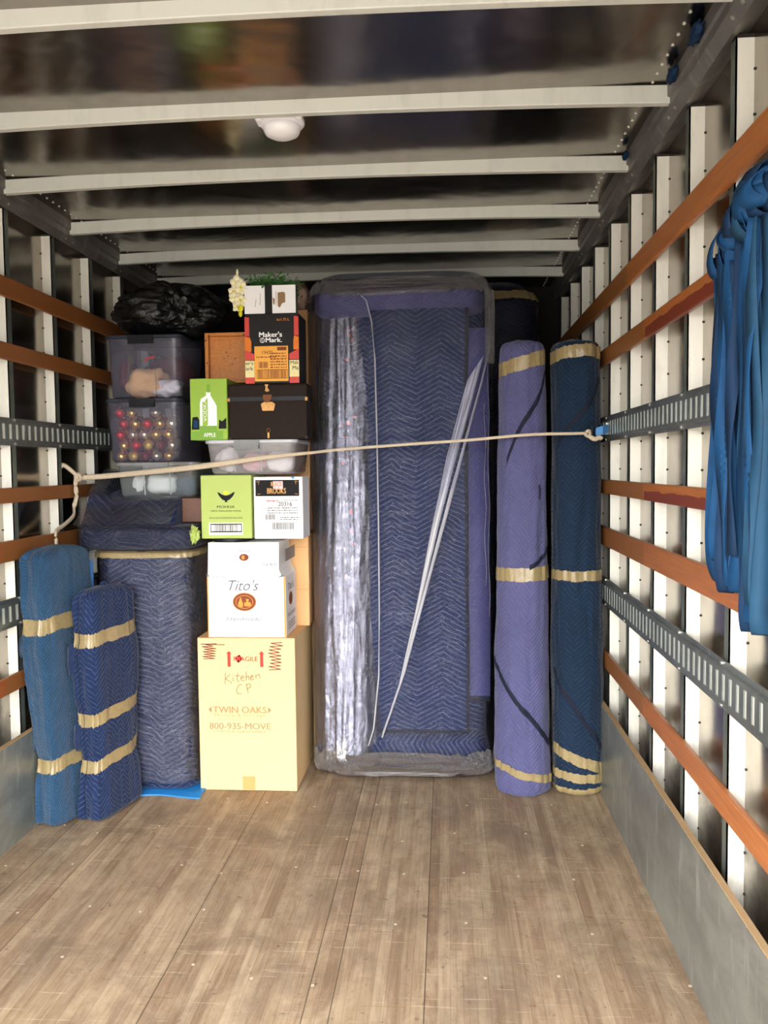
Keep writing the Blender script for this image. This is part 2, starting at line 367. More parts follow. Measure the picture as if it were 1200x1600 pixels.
    def build(s, name, mat, parent=None, smooth=False, bevel=0, loc=None, seg=2, sub=0):
        off = WL[parent] if parent is not None and parent in WL else Vector(loc or (0, 0, 0))
        me = bpy.data.meshes.new(name)
        me.from_pydata([(x-off.x, y-off.y, z-off.z) for x, y, z in s.v], [], s.f)
        ul = me.uv_layers.new(name='UVMap'); i = 0
        for uvs in s.uv:
            for q in uvs: ul.data[i].uv = (q[0], q[1]); i += 1
        for m in (mat if isinstance(mat, (list, tuple)) else [mat]): me.materials.append(M[m])
        for p, k in zip(me.polygons, s.mi): p.material_index = k; p.use_smooth = smooth
        me.update()
        o = bpy.data.objects.new(name, me); COL.objects.link(o)
        if parent is not None: o.parent = parent; WL[o] = off
        elif loc: o.location = loc; WL[o] = Vector(loc)
        else: WL[o] = Vector((0, 0, 0))
        if bevel:
            b = o.modifiers.new('bevel', 'BEVEL'); b.width = bevel; b.segments = seg; b.limit_method = 'ANGLE'; b.angle_limit = .6
        if sub:
            b = o.modifiers.new('smooth', 'SUBSURF'); b.levels = sub; b.render_levels = sub
        return o

def fbm(x, y, z, s, o=3):
    return noise.fractal(Vector((x*s, y*s, z*s)), .8, 2.1, o)

class Soft:
    """upright padded column with superellipse section; S(theta, z, off) gives a surface point"""
    def __init__(s, cx, cy, a, b, n, z0, z1, rot=0, rnd=.04, disp=None, lean=(0, 0), prof=None, rnd0=None):
        s.cx, s.cy, s.a, s.b, s.n, s.z0, s.z1, s.rot, s.rnd, s.disp, s.lean, s.prof = cx, cy, a, b, n, z0, z1, rot, rnd, disp, lean, prof
        s.rnd0 = rnd0 if rnd0 is not None else rnd
    def S(s, th, z, off=0):
        c, si = math.cos(th), math.sin(th); e = 2/s.n
        x = s.a*math.copysign(abs(c)**e, c); y = s.b*math.copysign(abs(si)**e, si)
        k = 1.
        d0, d1 = max(0, z-s.z0), max(0, s.z1-z)
        mn = min(s.a, s.b)
        if d0 < s.rnd0: k = min(k, 1-s.rnd0/mn*(1-math.sqrt(max(0, 1-(1-d0/s.rnd0)**2))))
        if d1 < s.rnd: k = min(k, 1-s.rnd/mn*(1-math.sqrt(max(0, 1-(1-d1/s.rnd)**2))))
        if s.prof: k *= s.prof((z-s.z0)/(s.z1-s.z0))
        dd = off
        if s.disp: dd += s.disp(th, z)
        r = math.hypot(x, y) or 1e-6; x *= k; y *= k; x += x/r*dd; y += y/r*dd
        t = (z-s.z0)/(s.z1-s.z0); cr, sr = math.cos(s.rot), math.sin(s.rot)
        return (s.cx+x*cr-y*sr+s.lean[0]*t, s.cy+x*sr+y*cr+(s.lean[1](t) if callable(s.lean[1]) else s.lean[1]*t), z)
    def ts(s, n):
        """theta samples spaced evenly round the perimeter"""
        ths = [2*PI*i/720 for i in range(721)]; L = [0]; e = 2/s.n
        def q(t):
            c, si = math.cos(t), math.sin(t); return (s.a*math.copysign(abs(c)**e, c), s.b*math.copysign(abs(si)**e, si))
        for i in range(1, 721):
            p, r = q(ths[i-1]), q(ths[i]); L.append(L[-1]+math.hypot(p[0]-r[0], p[1]-r[1]))
        out = []; j = 0
        for k in range(n):
            d = L[-1]*k/n
            while L[j+1] < d: j += 1
            out.append(ths[j]+(ths[j+1]-ths[j])*(d-L[j])/max(1e-9, L[j+1]-L[j]))
        s.per = L[-1]; return out
    def zs(s, n):
        z = [s.z0+s.rnd0*t for t in (0, .04, .15, .35, .65)]+[s.z0+s.rnd0+(s.z1-s.z0-s.rnd0-s.rnd)*i/n for i in range(n+1)]+[s.z1-s.rnd*t for t in (.65, .35, .15, .04, 0)]
        return z
    def mesh(s, nt=96, nz=80, off=0, mb=None, cap=True, zoff=0):
        mb = mb or MB(); T = s.ts(nt); Zs = s.zs(nz)
        P = [[s.S(t, z, off) for t in T] for z in Zs]
        if zoff: P = [[(p[0], p[1], p[2]+zoff*((p[2]-s.z0)/(s.z1-s.z0))) for p in r] for r in P]
        mb.grid(P, True, lambda i, j: (s.per*j/nt, Zs[i]), None)
        if cap:
            for row, top in ((P[0], 0), (P[-1], 1)):
                c = Vector((sum(p[0] for p in row)/nt, sum(p[1] for p in row)/nt, row[0][2]))
                R = [[Vector(p).lerp(c, f) for p in row] for f in (0, .3, .65, .97)]
                R = [[(q[0], q[1], q[2]+(.012 if top else 0)*math.sin(f*1.6)*(1+1.5*noise.noise(Vector(q)*14))) for q in r] for r, f in zip(R, (0, .3, .65, .97))]
                mb.grid(R, True, lambda i, j, R=R, n=nt: (R[i][j % n][0], R[i][j % n][1]), None)
                mb.f.append(tuple(len(mb.v)-nt+j for j in range(nt))); mb.mi.append(mb.cur); mb.uv.append([(0, 0)]*nt)
        return mb
    def band(s, zf, w, t0=0, t1=2*PI, off=.003, nt=72, mb=None, rows=3, rag=0):
        mb = mb or MB(); P = []
        for r in range(rows+1):
            P.append([])
            for j in range(nt+1):
                t = t0+(t1-t0)*j/nt; z = zf(t)+w*(r/rows-.5)
                if rag and r in (0, rows): z += rag*noise.noise(Vector((t*9, r, 3.3)))
                P[-1].append(s.S(t, max(s.z0+.002, min(s.z1-.002, z)), off))
        mb.grid(P, False, lambda i, j: (j*.01, i*.02)); return mb
    def stripe(s, path, w, off=.004, mb=None, n=40):
        """binding strip along a (theta, z) path"""
        mb = mb or MB(); P = []
        for i in range(n+1):
            f = i/n*(len(path)-1); k = min(int(f), len(path)-2); g = f-k
            t = path[k][0]*(1-g)+path[k+1][0]*g; z = path[k][1]*(1-g)+path[k+1][1]*g
            P.append([s.S(t, z+w/2, off), s.S(t, z, off+.003), s.S(t, z-w/2, off)])
        mb.grid(P); return mb
    def th(s, x):
        return -math.acos(max(-1, min(1, (x-s.cx)/s.a)))

def nf0(me): return len(me.polygons)
def text(body, x0, x1, z0, z1, y, mat, parent, name='lettering', side=False, shear=0, bold=0, keep=False, rot90=False):
    """real lettering fitted to a rectangle on a face (front faces look to -y; side faces to +x, then y is x and x0..x1 run along y)"""
    cu = bpy.data.curves.new(name, 'FONT'); cu.body = body; cu.size = 1; cu.shear = shear; cu.resolution_u = 3
    tmp = bpy.data.objects.new('tmp', cu); COL.objects.link(tmp); bpy.context.view_layer.update()
    me = bpy.data.meshes.new_from_object(tmp.evaluated_get(bpy.context.evaluated_depsgraph_get()))
    bpy.data.objects.remove(tmp); bpy.data.curves.remove(cu)
    if rot90:
        for v in me.vertices: v.co = Vector((-v.co.y, v.co.x, 0))
    xs = [v.co.x for v in me.vertices]; ys = [v.co.y for v in me.vertices]
    ax, bx, ay, by = min(xs), max(xs), min(ys), max(ys); off = WL.get(parent, Vector())
    for v in me.vertices:
        p = x0+(v.co.x-ax)/(bx-ax)*(x1-x0); q = z0+(v.co.y-ay)/(by-ay)*(z1-z0)
        v.co = (Vector((y, p, q)) if side else Vector((p, y, q)))-off
    if bold:                                                           # heavier weight: the glyphs doubled a hair apart
        w = bold*(x1-x0)/(bx-ax)*1.2; bm = bmesh.new(); bm.from_mesh(me)
        for k in (-1, 1):
            g = bmesh.ops.duplicate(bm, geom=[f for f in list(bm.faces)[:nf0(me)]])['geom']
            for v in g:
                if isinstance(v, bmesh.types.BMVert): v.co += (Vector((k*.0001, w*k, 0)) if side else Vector((w*k, k*.00005, 0)))
        bm.to_mesh(me); bm.free()
    me.name = name; me.materials.append(M[mat])
    o = bpy.data.objects.new(name, me); COL.objects.link(o); o.parent = parent; WL[o] = off
    return o

class Face:
    """a face of a box in 0..1 coordinates, for printing"""
    def __init__(s, parent, x0, x1, z0, z1, y, side=False):
        s.p, s.x0, s.x1, s.z0, s.z1, s.y, s.side = parent, x0, x1, z0, z1, y, side
        s.sg = 1 if side else -1
    def X(s, u): return s.x0+(s.x1-s.x0)*u
    def Z(s, v): return s.z0+(s.z1-s.z0)*v
    def pt(s, u, v, l=1): return (s.y+l*.0007, s.X(u), s.Z(v)) if s.side else (s.X(u), s.y-l*.0007, s.Z(v))
    def text(s, body, u0, u1, v0, v1, mat, l=3, **k):
        return text(body, s.X(u0), s.X(u1), s.Z(v0), s.Z(v1), s.y+s.sg*l*.0007, mat, s.p, side=s.side, **k)
    def poly(s, pts, mat, name, l=1, mb=None):
        own = mb is None; mb = mb or MB(); mb.quad([s.pt(u, v, l) for u, v in pts])
        return mb.build(name, mat, s.p) if own else mb
    def rect(s, u0, u1, v0, v1, mat, name, l=1, mb=None): return s.poly([(u0, v0), (u1, v0), (u1, v1), (u0, v1)], mat, name, l, mb)
    def ell(s, u, v, ru, rv, mat, name, l=1, n=28, mb=None):
        return s.poly([(u+ru*math.cos(2*PI*k/n), v+rv*math.sin(2*PI*k/n)) for k in range(n)], mat, name, l, mb)
    def strokes(s, lines, w, mat, name, l=2):
        mb = MB()
        for ln in lines:
            for (a, b), (c, d) in zip(ln[:-1], ln[1:]):
                pa, pb = Vector((s.X(a), s.Z(b))), Vector((s.X(c), s.Z(d))); dd = pb-pa
                if dd.length < 1e-6: continue
                nn = Vector((-dd.y, dd.x)).normalized()*w/2; e = dd.normalized()*w*.3
                q = [pa-e-nn, pb+e-nn, pb+e+nn, pa-e+nn]
                mb.quad([(s.y+l*.0007, t.x, t.y) if s.side else (t.x, s.y-l*.0007, t.y) for t in q])
        return mb.build(name, mat, s.p)
    def barcode(s, u0, u1, v0, v1, mat='ink_black', l=3, seed=1, n=34):
        rs = random.Random(seed); mb = MB(); u = u0; st = (u1-u0)/n/1.5
        while u < u1:
            w = st*rs.choice((.5, .8, 1.4)); s.rect(u, min(u+w, u1), v0, v1, mat, '', l, mb); u += w+st*rs.choice((.5, .8, 1.2))
        return mb.build('barcode', mat, s.p)
    def scrawl(s, u0, u1, v0, v1, rows, mat, l=3, seed=1):
        """rows of print too small to read"""
        rs = random.Random(seed); mb = MB(); h = (v1-v0)/rows
        for r in range(rows):
            u = u0
            while u < u1-.01:
                w = rs.uniform(.01, .05); s.rect(u, min(u+w, u1), v0+h*r+h*.25, v0+h*r+h*rs.uniform(.6, .75), mat, '', l, mb); u += w+rs.uniform(.006, .02)
        return mb.build('small_print', mat, s.p)

# ------------------------------------------------------------------ the truck body (setting)
XR, XL = .675, -1.695           # kick panel faces
PR, PL = .765, -1.805           # wall sheets
Y1 = 5.45
b = MB(); b.box(XL-.1, XR+.1, Y_OPEN, Y1, -.05, 0)
fl = b.build('floor', 'floor'); tag(fl, kind='structure')
sc = MB(); rs = random.Random(3)
for r in range(16):
    y = .75+r*.305
    for x in [-1.62+.21*k for k in range(12)]:
        xx, yy = x+rs.uniform(-.05, .05), y+rs.uniform(-.05, .05)
        if yy > 3.6 or rs.random() < .25: continue
        sc.cyl((xx, yy, 0), (0, 0, 1), .005, .0012, 10)
sc.build('screw_heads', 'screw', fl)
b = MB(); b.box(PL-.05, PR+.05, Y_OPEN, Y1, 2.605, 2.64); ce = b.build('ceiling', 'ceil'); tag(ce, kind='structure')
BOWY = [2.04+.568*k for k in range(-3, 6)]
def arch(x): t = (x+.515)/1.2; return .018*(1-t*t)
for y in BOWY:
    b = MB(); n = 24; rows = []
    prof = ((0, 0), (.028, .0), (.028, .008), (.04, .008), (.04, .054), (0, .054))       # face to the camera, flat underside
    for i in range(n+1):
        x = -1.74+(2.44)*i/n; z0 = 2.545+arch(x)
        rows.append([(x, y+p, z0+q) for p, q in prof])
    b.grid(rows, True, None, None, True, True)
    o = b.build('roof_bow', 'bow', ce, bevel=.003)
# wall sheets
for nm, X, sg in (('wall_right', PR, 1), ('wall_left', PL, -1)):
    b = MB(); b.box(min(X, X+sg*.02), max(X, X+sg*.02), Y_OPEN, Y1, 0, 2.605)
    w = b.build(nm, 'panel'); tag(w, kind='structure')
    xin = .72 if sg > 0 else -1.76
    y = 2.16-.3925*4 if sg > 0 else 3.235-.398*6
    dy = .3925 if sg > 0 else .398
    while y < Y1-.06:
        b = MB()
        b.box(min(xin, X), max(xin, X), y, y+.004, .05, 2.512, 0)                         # web facing the doors
        b.box(min(xin, xin+sg*.004), max(xin, xin+sg*.004), y, y+.036, .05, 2.512, 1)     # inner face
        for k in range(22):
            z = .12+k*.11; b.cyl((X, y-.006, z), (-sg, 0, 0), .0035, .003, 8, 2)
        b.box(min(xin, X), max(xin, X), y-.001, y+.03, 2.508, 2.516, 2)
        o = b.build('wall_post', ['post', 'post_in', 'dark'], w)
        y += dy
    # roof rail
    xi, xo = (.70, .69) if sg > 0 else (-1.744, -1.734)
    pr = [(xi, 2.504), (xi-sg*.022, 2.535), (xi-sg*.022, 2.56), (xi-sg*.03, 2.565), (xi-sg*.03, 2.605), (X, 2.605), (X, 2.54), (xi+sg*.02, 2.514)]
    b = MB(); b.grid([[(p, Y_OPEN, q) for p, q in pr], [(p, Y1, q) for p, q in pr]], True, None, None, True, True)
    o = b.build('trim_1' if sg > 0 else 'trim_2', 'rail'); tag(o, kind='structure')
    sc = MB()
    for y in BOWY:
        for d in (-.02, .05): sc.cyl((xi-sg*.011, y+d, 2.522), (-sg, 0, -.6), .006, .004, 8)
    sc.build('rail_rivets', 'bolt', o)
    # rivet row on the roof sheet beside the rail
    sc = MB(); y = Y_OPEN+.05
    while y < Y1: sc.cyl((xi-sg*.075, y, 2.605), (0, 0, -1), .0045, .003, 6); y += .055
    sc.build('roof_rivets', 'zinc', ce)
    # kick panel
    kx = XR if sg > 0 else XL
    b = MB(); b.box(min(kx, kx+sg*.004), max(kx, kx+sg*.004), Y_OPEN, Y1, 0, .398)
    k = b.build('baseboard_right' if sg > 0 else 'baseboard_left', 'kick'); tag(k, kind='structure')
    b = MB(); b.box(min(kx+sg*.004, kx+sg*.022), max(kx+sg*.004, kx+sg*.022), Y_OPEN, Y1, 0, .402); b.build('plywood_backing', 'ply', k)
b = MB(); b.box(PL, PR, Y1, Y1+.05, -.05, 2.64); tag(b.build('wall_front', 'front'), kind='structure')
b = MB(); b.box(PL, PR, Y_OPEN-.06, Y_OPEN, 2.22, 2.64); tag(b.build('sky_blocking_header', 'rail'), kind='structure')      # unseen header, added to keep sky light off the upper load
b = MB(); b.box(-40, 40, -50, Y_OPEN-.02, -1.2, -1.15); tag(b.build('ground', 'asphalt'), kind='structure')

# wooden rub rails
SL = [(2.194, .082, 'topmost'), (1.938, .070, 'second'), (1.362, .062, 'third'), (1.139, .084, 'fourth'), (.585, .070, 'lowest')]
M['slat_r1'] = slat_wood('rail_wood_plain', cut_y=3.3)
M['slat_r2'] = slat_wood('rail_wood_stained', stain_y=3.0, cut_y=3.02)
M['slat_r4'] = slat_wood('rail_wood_even', cut_y=3.0, col=lin(180, 110, 62))
M['slat_l'] = slat_wood('rail_wood_left', cut_y=3.1, col=lin(168, 92, 42))
def rail_slat(sg, zc, h, mat, label):
    xi = .70 if sg > 0 else -1.744; xo = .72 if sg > 0 else -1.76
    L = (xi, 0, zc)
    b = MB(); b.box(min(xi, xo), max(xi, xo), Y_OPEN+.05, Y1-.05, zc-h/2, zc+h/2)
    o = b.build('rub_rail', mat, None, bevel=.005, loc=L); return tag(o, label, 'rail', 'wooden rails along the truck walls')
det = {0: 'golden brown wooden rail along the right truck wall, topmost, just under the roof rail',
       1: 'wooden rail on the right wall, second from the top, with blue straps hung over it',
       2: 'wooden rail with dark red lower half just below the upper slotted track, right wall',
       3: 'plain brown wooden rail on the right wall just above the lower slotted track',
       4: 'orange brown wooden rail on the right wall, the lowest, above the grey kick panel'}
detl = {0: 'wooden rail on the left truck wall, topmost, level with the black garbage bag',
        1: 'wooden rail on the left wall, second from the top, level with the top storage bin',
        2: 'wooden rail on the left wall that the pale rope is tied around',
        3: 'wooden rail on the left wall just above the folded light blue blanket pad',
        4: 'wooden rail low on the left wall, the lowest one, above the grey kick panel'}
for i, (zc, h, _) in enumerate(SL):
    rail_slat(1, zc, h, ['slat_r1', 'slat_r2', 'slat_r2', 'slat_r4', 'slat_r4'][i], det[i])
    rail_slat(-1, zc+(.02 if i == 4 else 0), h, 'slat_l', detl[i])

# slotted logistics tracks
def etrack(sg, zc, h, label):
    xi = .70 if sg > 0 else -1.744; xo = .72 if sg > 0 else -1.76
    t = thing('cargo_track', label, 'cargo track', (xi, 0, zc), 'slotted cargo tracks on the truck walls')
    y0, y1 = Y_OPEN+.1, Y1-.1; p = .0508; sw = .021; sh = h*.27
    b = MB(); f = lambda d: sorted((xi+sg*d, xi+sg*(d+.003)))
    for (za, zb, d) in ((sh, h*.36, .0), (-h*.36, -sh, .0)): b.box(*f(d), y0, y1, zc+za, zc+zb)
    for (za, zb) in ((h*.36, h*.5), (-h*.5, -h*.36)): b.box(*f(.010), y0, y1, zc+za, zc+zb)      # bolting flanges
    for s2 in (1, -1): b.quad([(xi, y0, zc+s2*h*.36), (xi, y1, zc+s2*h*.36), (xi+sg*.012, y1, zc+s2*h*.38), (xi+sg*.012, y0, zc+s2*h*.38)])
    y = y0
    while y < y1-p: b.box(*f(0), y+sw, y+p, zc-sh, zc+sh); y += p
    b.build('slotted_plate', 'track', t)
    b = MB(); b.box(*sorted((xi+sg*.0035, xi+sg*.005)), y0, y1, zc-h*.34, zc+h*.34); b.build('backing_channel', 'zinc', t)
    yy = (2.16-.3925*2 if sg > 0 else 3.235-.398) + .018; dd = .3925 if sg > 0 else .398
    while yy < 4.9:
        for s2 in (1, -1):
            q = MB(); q.cyl((xi+sg*.010, yy, zc+s2*h*.43), (-sg, 0, 0), .006, .005, 10); q.build('bolt', 'bolt', t)
        yy += dd
    return t
etrack(1, 1.618, .112, 'upper galvanized slotted cargo track on the right truck wall')
etrack(1, .888, .128, 'lower galvanized slotted cargo track on the right truck wall')
etrack(-1, 1.618, .112, 'upper galvanized slotted cargo track on the left truck wall')
etrack(-1, .888, .118, 'lower galvanized slotted cargo track on the left wall beside the folded pad')

# round dome light on the ceiling
t = thing('dome_light', 'round white plastic dome light on the truck ceiling', 'ceiling light', (-.535, 2.76, 2.605))
def lathe(prof, c, n=32, mb=None):
    mb = mb or MB(); mb.grid([[(c[0]+r*math.cos(2*PI*k/n), c[1]+r*math.sin(2*PI*k/n), c[2]+z) for k in range(n)] for r, z in prof], True, None, None, True, True); return mb
lathe([(.074, 0), (.076, -.010), (.070, -.018), (.06, -.020)], (-.535, 2.76, 2.605)).build('base_ring', 'white_plastic', t, smooth=True)
lathe([(.062, -.014), (.061, -.032), (.055, -.044), (.04, -.052), (.015, -.056), (.001, -.0565)], (-.535, 2.76, 2.605)).build('lens', 'white_plastic', t, smooth=True)
for q in (-1, 1):
    b = MB(); b.box(-.535+q*.066-.012, -.535+q*.066+.012, 2.70, 2.76, 2.585, 2.605); b.build('mounting_tab', 'white_plastic', t, bevel=.006)

# ------------------------------------------------------------------ wrapped upright sofa (centre)
t = thing('wrapped_sofa', 'tall upended sofa padded with navy quilted blankets under clear stretch wrap', 'wrapped furniture', (-.23, 4.2, 0))
d1 = lambda th, z: .012*fbm(math.cos(th)*2, math.sin(th)*2, z, 1.4)+.004*fbm(math.cos(th)*5, math.sin(th)*5, z*2, 3)
core = Soft(-.215, 4.31, .40, .39, 8, .01, 2.30, disp=d1, rnd=.07, rnd0=.03)
core.mesh(140, 90).build('blanket', 'navy', t, smooth=True)
def fold(k, amp, s=3):
    return lambda th, z: amp*fbm(math.cos(th)*k, math.sin(th)*k, z*.45, s)+amp*.35*fbm(math.cos(th)*6, math.sin(th)*6, z*3, 2)
arm = Soft(-.480, 3.895, .155, .148, 2.05, .045, 2.26, disp=fold(2.5, .012), rnd=.10, rnd0=.06, lean=(0, lambda t: .17*(1-(1-t)**2)))
arm.mesh(84, 90).build('side_bolster', 'navy_dark', t, smooth=True)
def hbolster(x0, x1, cy, cz, ry, rz, seed, n=60, m=36):
    rows = []
    for i in range(n+1):
        f = i/n; x = x0+(x1-x0)*f; e = min(f, 1-f)*(x1-x0)/.09; k = math.sqrt(max(0, 1-(1-min(1, e))**2))*.92+.08
        row = []
        for j in range(m):
            a = 2*PI*j/m; c, si = math.cos(a), math.sin(a)
            dd = 1+.10*fbm(x*2, c*1.2+seed, si*1.2, 1.6)
            row.append((x, cy+ry*k*dd*math.copysign(abs(c)**.75, c), cz+rz*k*dd*math.copysign(abs(si)**.75, si)))
        rows.append(row)
    per = 2*PI*(ry+rz)/2
    b = MB(); b.grid(rows, True, lambda i, j: (j/m*per, (x1-x0)*i/n), None, True, True); return b
hbolster(-.63, .19, 4.01, 2.245, .17, .088, 2).build('top_bolster', 'purple', t, smooth=True)
hbolster(-.63, .20, 3.96, .105, .155, .092, 5).build('bottom_bolster', 'navy', t, smooth=True)
b = MB(); P = []                                                       # hanging quilt over the seat, with bound edges
nx, nz = 60, 110
def quilt(x0, x1, z0, z1, y, amp, seed):
    P = [[(x0+(x1-x0)*i/nx+.006*fbm(z*.8, seed, 1, 1.5), y-amp*(fbm(x0+(x1-x0)*i/nx, seed, z, 2.2)+.9*math.exp(-((x0+(x1-x0)*i/nx)+.1)**2/.004)*max(0, 1-abs(z-1.9)/.35)), z) for i in range(nx+1)] for z in [z0+(z1-z0)*k/nz for k in range(nz+1)]]
    b = MB(); b.grid(P, False, lambda i, j: (x0+(x1-x0)*j/nx, z0+(z1-z0)*i/nz)); return b, P
b, P = quilt(-.36, .092, .205, 2.19, 3.866, .018, 4); b.build('hanging_quilt', 'navy', t, smooth=True)
e1 = MB(); e1.grid([[(r[-1][0]-.006, r[-1][1]-.004, r[-1][2]), (r[-1][0]+.012, r[-1][1]-.004, r[-1][2])] for r in P])
e1.grid([[(p[0], p[1]-.004, p[2]-.012) for p in P[0]], [(p[0], p[1]-.004, p[2]+.006) for p in P[0]]])
e1.build('quilt_binding', 'binding', t)
b, P = quilt(.07, .20, .36, 2.10, 3.893, .004, 9); b.build('purple_quilt', 'purple', t, smooth=True)
e1 = MB(); e1.grid([[(p[0], p[1]-.006, p[2]-.016) for p in P[0]], [(p[0], p[1]-.006, p[2]+.01) for p in P[0]]]); e1.build('quilt_hem', 'binding', t)
rs = random.Random(5); b = MB()
for k in range(14):
    b = MB(); z = .9+1.22*rs.random(); th = arm.th(-.480+rs.uniform(.0, .05)) if k % 2 else arm.th(-.480+rs.uniform(-.02, .03))
    h = rs.uniform(.006, .022)
    b.grid([[arm.S(th-.04, z, .006), arm.S(th+.05, z, .006)], [arm.S(th-.05, z+h, .006), arm.S(th+.03, z+h, .006)]]); b.build('red_print_mark', 'wax', t)
# clear wrap: one skin round the arm roll, one round everything
d2 = lambda th, z: .010*fbm(math.cos(th)*2.5, math.sin(th)*2.5, z*.4, 3)+.004*abs(fbm(math.cos(th)*9, math.sin(th)*9, z*.9, 3))
armw = Soft(-.480, 3.895, .164, .160, 2.05, .03, 2.29, disp=d2, rnd=.11, rnd0=.07, lean=(0, lambda t: .17*(1-(1-t)**2)))
armw.mesh(110, 120, .004).build('inner_wrap', 'wrap_heavy', t, smooth=True)
d3 = lambda th, z: .010*fbm(math.cos(th)*2.5, math.sin(th)*2.5, z, 1.6)+.006*abs(fbm(math.cos(th)*8, math.sin(th)*8, z*1.5, 3))
hull = Soft(-.212, 4.225, .434, .485, 7, .012, 2.368, disp=d3, rnd=.12, rnd0=.05, lean=(0, .05))
hull.mesh(170, 120).build('outer_wrap', 'wrap', t, smooth=True)
# gathered rope of film running down from the top corner, and the film edge beside the arm
b = MB()
def front_y(x, z): return hull.S(hull.th(x), z, .0)[1]-.007
A0 = [(.175, 1.97), (.13, 1.80), (.06, 1.55), (-.03, 1.22), (-.13, .80), (-.22, .45), (-.30, .235)]
A1 = [(.10, 1.86), (.06, 1.72), (.00, 1.50), (-.065, 1.20), (-.15, .79), (-.228, .445), (-.305, .23)]
rows = []
for (xa, za), (xb, zb) in zip(A0, A1):
    rows.append([(xa+(xb-xa)*k/8, front_y(xa, za)-.012*math.sin(PI*k/8)-.004*(k % 2), za+(zb-za)*k/8) for k in range(9)])
b.grid(rows, False, lambda i, j: (j*.05, i*.2)); b.build('twisted_film', 'wrap_fold', t, smooth=True)
b = MB(); pts = [(.20, 2.20), (.205, 2.02), (.165, 1.85), (.10, 1.62), (.02, 1.33), (-.085, .95), (-.20, .52), (-.305, .215)]
b.tube([(x, front_y(x, z)-.010, z) for x, z in pts], [.003, .004, .005, .006, .009, .007, .005, .004], 6)
b.build('film_strand', 'wrap_fold', t, smooth=True)
b = MB(); pts = [(-.40, 2.255), (-.36, 2.22), (-.335, 2.12), (-.322, 1.95), (-.316, 1.6), (-.312, 1.2), (-.312, .8), (-.318, .5), (-.345, .25), (-.37, .17)]
b.tube([(x, front_y(x, z)-.004, z) for x, z in pts], .0032, 6); b.build('film_edge', 'wrap_fold', t, smooth=True)

hull.band(lambda a: 2.10, .34, hull.th(.07), hull.th(.213), .006, 40, rows=24).build('crinkled_film', 'wrap_crinkle', t, smooth=True)
hull.band(lambda a: .085, .10, hull.th(-.64), hull.th(.21), .005, 90, rows=8, rag=.03).build('crinkled_film', 'wrap_crinkle', t, smooth=True)
hull.band(lambda a: 2.285, .07, hull.th(-.60), hull.th(.12), .005, 70, rows=8, rag=.03).build('crinkled_film', 'wrap_crinkle', t, smooth=True)
for xx, z0, z1 in ((.196, .75, 1.95), (.178, .9, 1.75)):
    b = MB(); b.tube([(xx+.004*math.sin(k*1.3), front_y(xx, z0+(z1-z0)*k/14)-.004, z0+(z1-z0)*k/14) for k in range(15)], .0018, 5); b.build('film_strand', 'wrap_fold', t, smooth=True)

# another wrapped bundle behind it
t = thing('wrapped_bundle', 'dark wrapped bundle standing behind the upended sofa, taped near its top', 'wrapped furniture', (.30, 4.85, 0))
s2 = Soft(.30, 4.95, .22, .22, 3.0, .0, 2.52, disp=fold(2, .02), rnd=.17, rnd0=.02)
s2.mesh(60, 50).build('blanket', 'navy_dark', t, smooth=True)
s2.mesh(60, 50, .012).build('stretch_wrap', 'wrap', t, smooth=True)
s2.band(lambda a: 2.42, .05, -PI*.55, -PI*.1, .02, 20, rag=.01).build('packing_tape', 'tape', t, smooth=True)

# ------------------------------------------------------------------ two rolled rugs
def rug(name, label, cx, cy, a, h, mat, prof, lean, tapes, stripes, seed, spots=()):
    t = thing(name, label, 'rolled rug', (cx, cy, 0), 'blanket-wrapped rug rolls')
    dp = lambda th, z: .010*fbm(math.cos(th)*1.3+seed, math.sin(th)*1.3, z*1.1, 1.7)+.003*fbm(math.cos(th)*4+seed, math.sin(th)*4, z*3+th*1.2, 2)
    s = Soft(cx, cy, a, a, 2.2, 0.001, h, disp=dp, rnd=.035, rnd0=.03, prof=prof, lean=lean)
    s.mesh(90, 150).build('blanket', mat, t, smooth=True)
    for zf, w, t0, t1 in tapes: s.band(zf, w, t0, t1, .004, 60, rag=.006).build('packing_tape', 'tape', t, smooth=True)
    for path, w in stripes: s.stripe([(s.th(x), z) for x, z in path], w).build('binding', 'binding', t, smooth=True)
    for x, z, w, hh in spots:
        b = MB(); th = s.th(x); b.grid([[s.S(th-w, z-hh, .004), s.S(th+w*.3, z-hh*1.2, .004)], [s.S(th-w*.6, z, .005), s.S(th+w, z, .005)], [s.S(th-w*1.2, z+hh, .004), s.S(th+w*.2, z+hh, .004)]]); b.build('dark_tear', 'binding', t)
    return t, s
rug('rolled_rug', 'tall rug roll in periwinkle purple quilted blanket beside the upended sofa', .330, 3.70, .122, 2.0, 'purple',
    lambda f: 1-.20*f**1.3+.02*math.sin(f*9), (.008, .03),
    [(lambda a: 1.905-.03*math.cos(a-PI), .062, -PI, PI*.0), (lambda a: .985+.004*math.cos(a), .060, -PI*1.02, PI*.02), (lambda a: .105-.035*math.cos(a), .035, -PI, 0)],
    [([(.435, 1.86), (.40, 1.76), (.34, 1.67), (.29, 1.58), (.255, 1.48)], .034), ([(.455, 1.13), (.42, 1.06), (.35, 1.015)], .022), ([(.21, .60), (.25, .50), (.32, .40), (.40, .29), (.455, .18)], .032)], 1,
    [(.40, 1.345, .05, .03)])
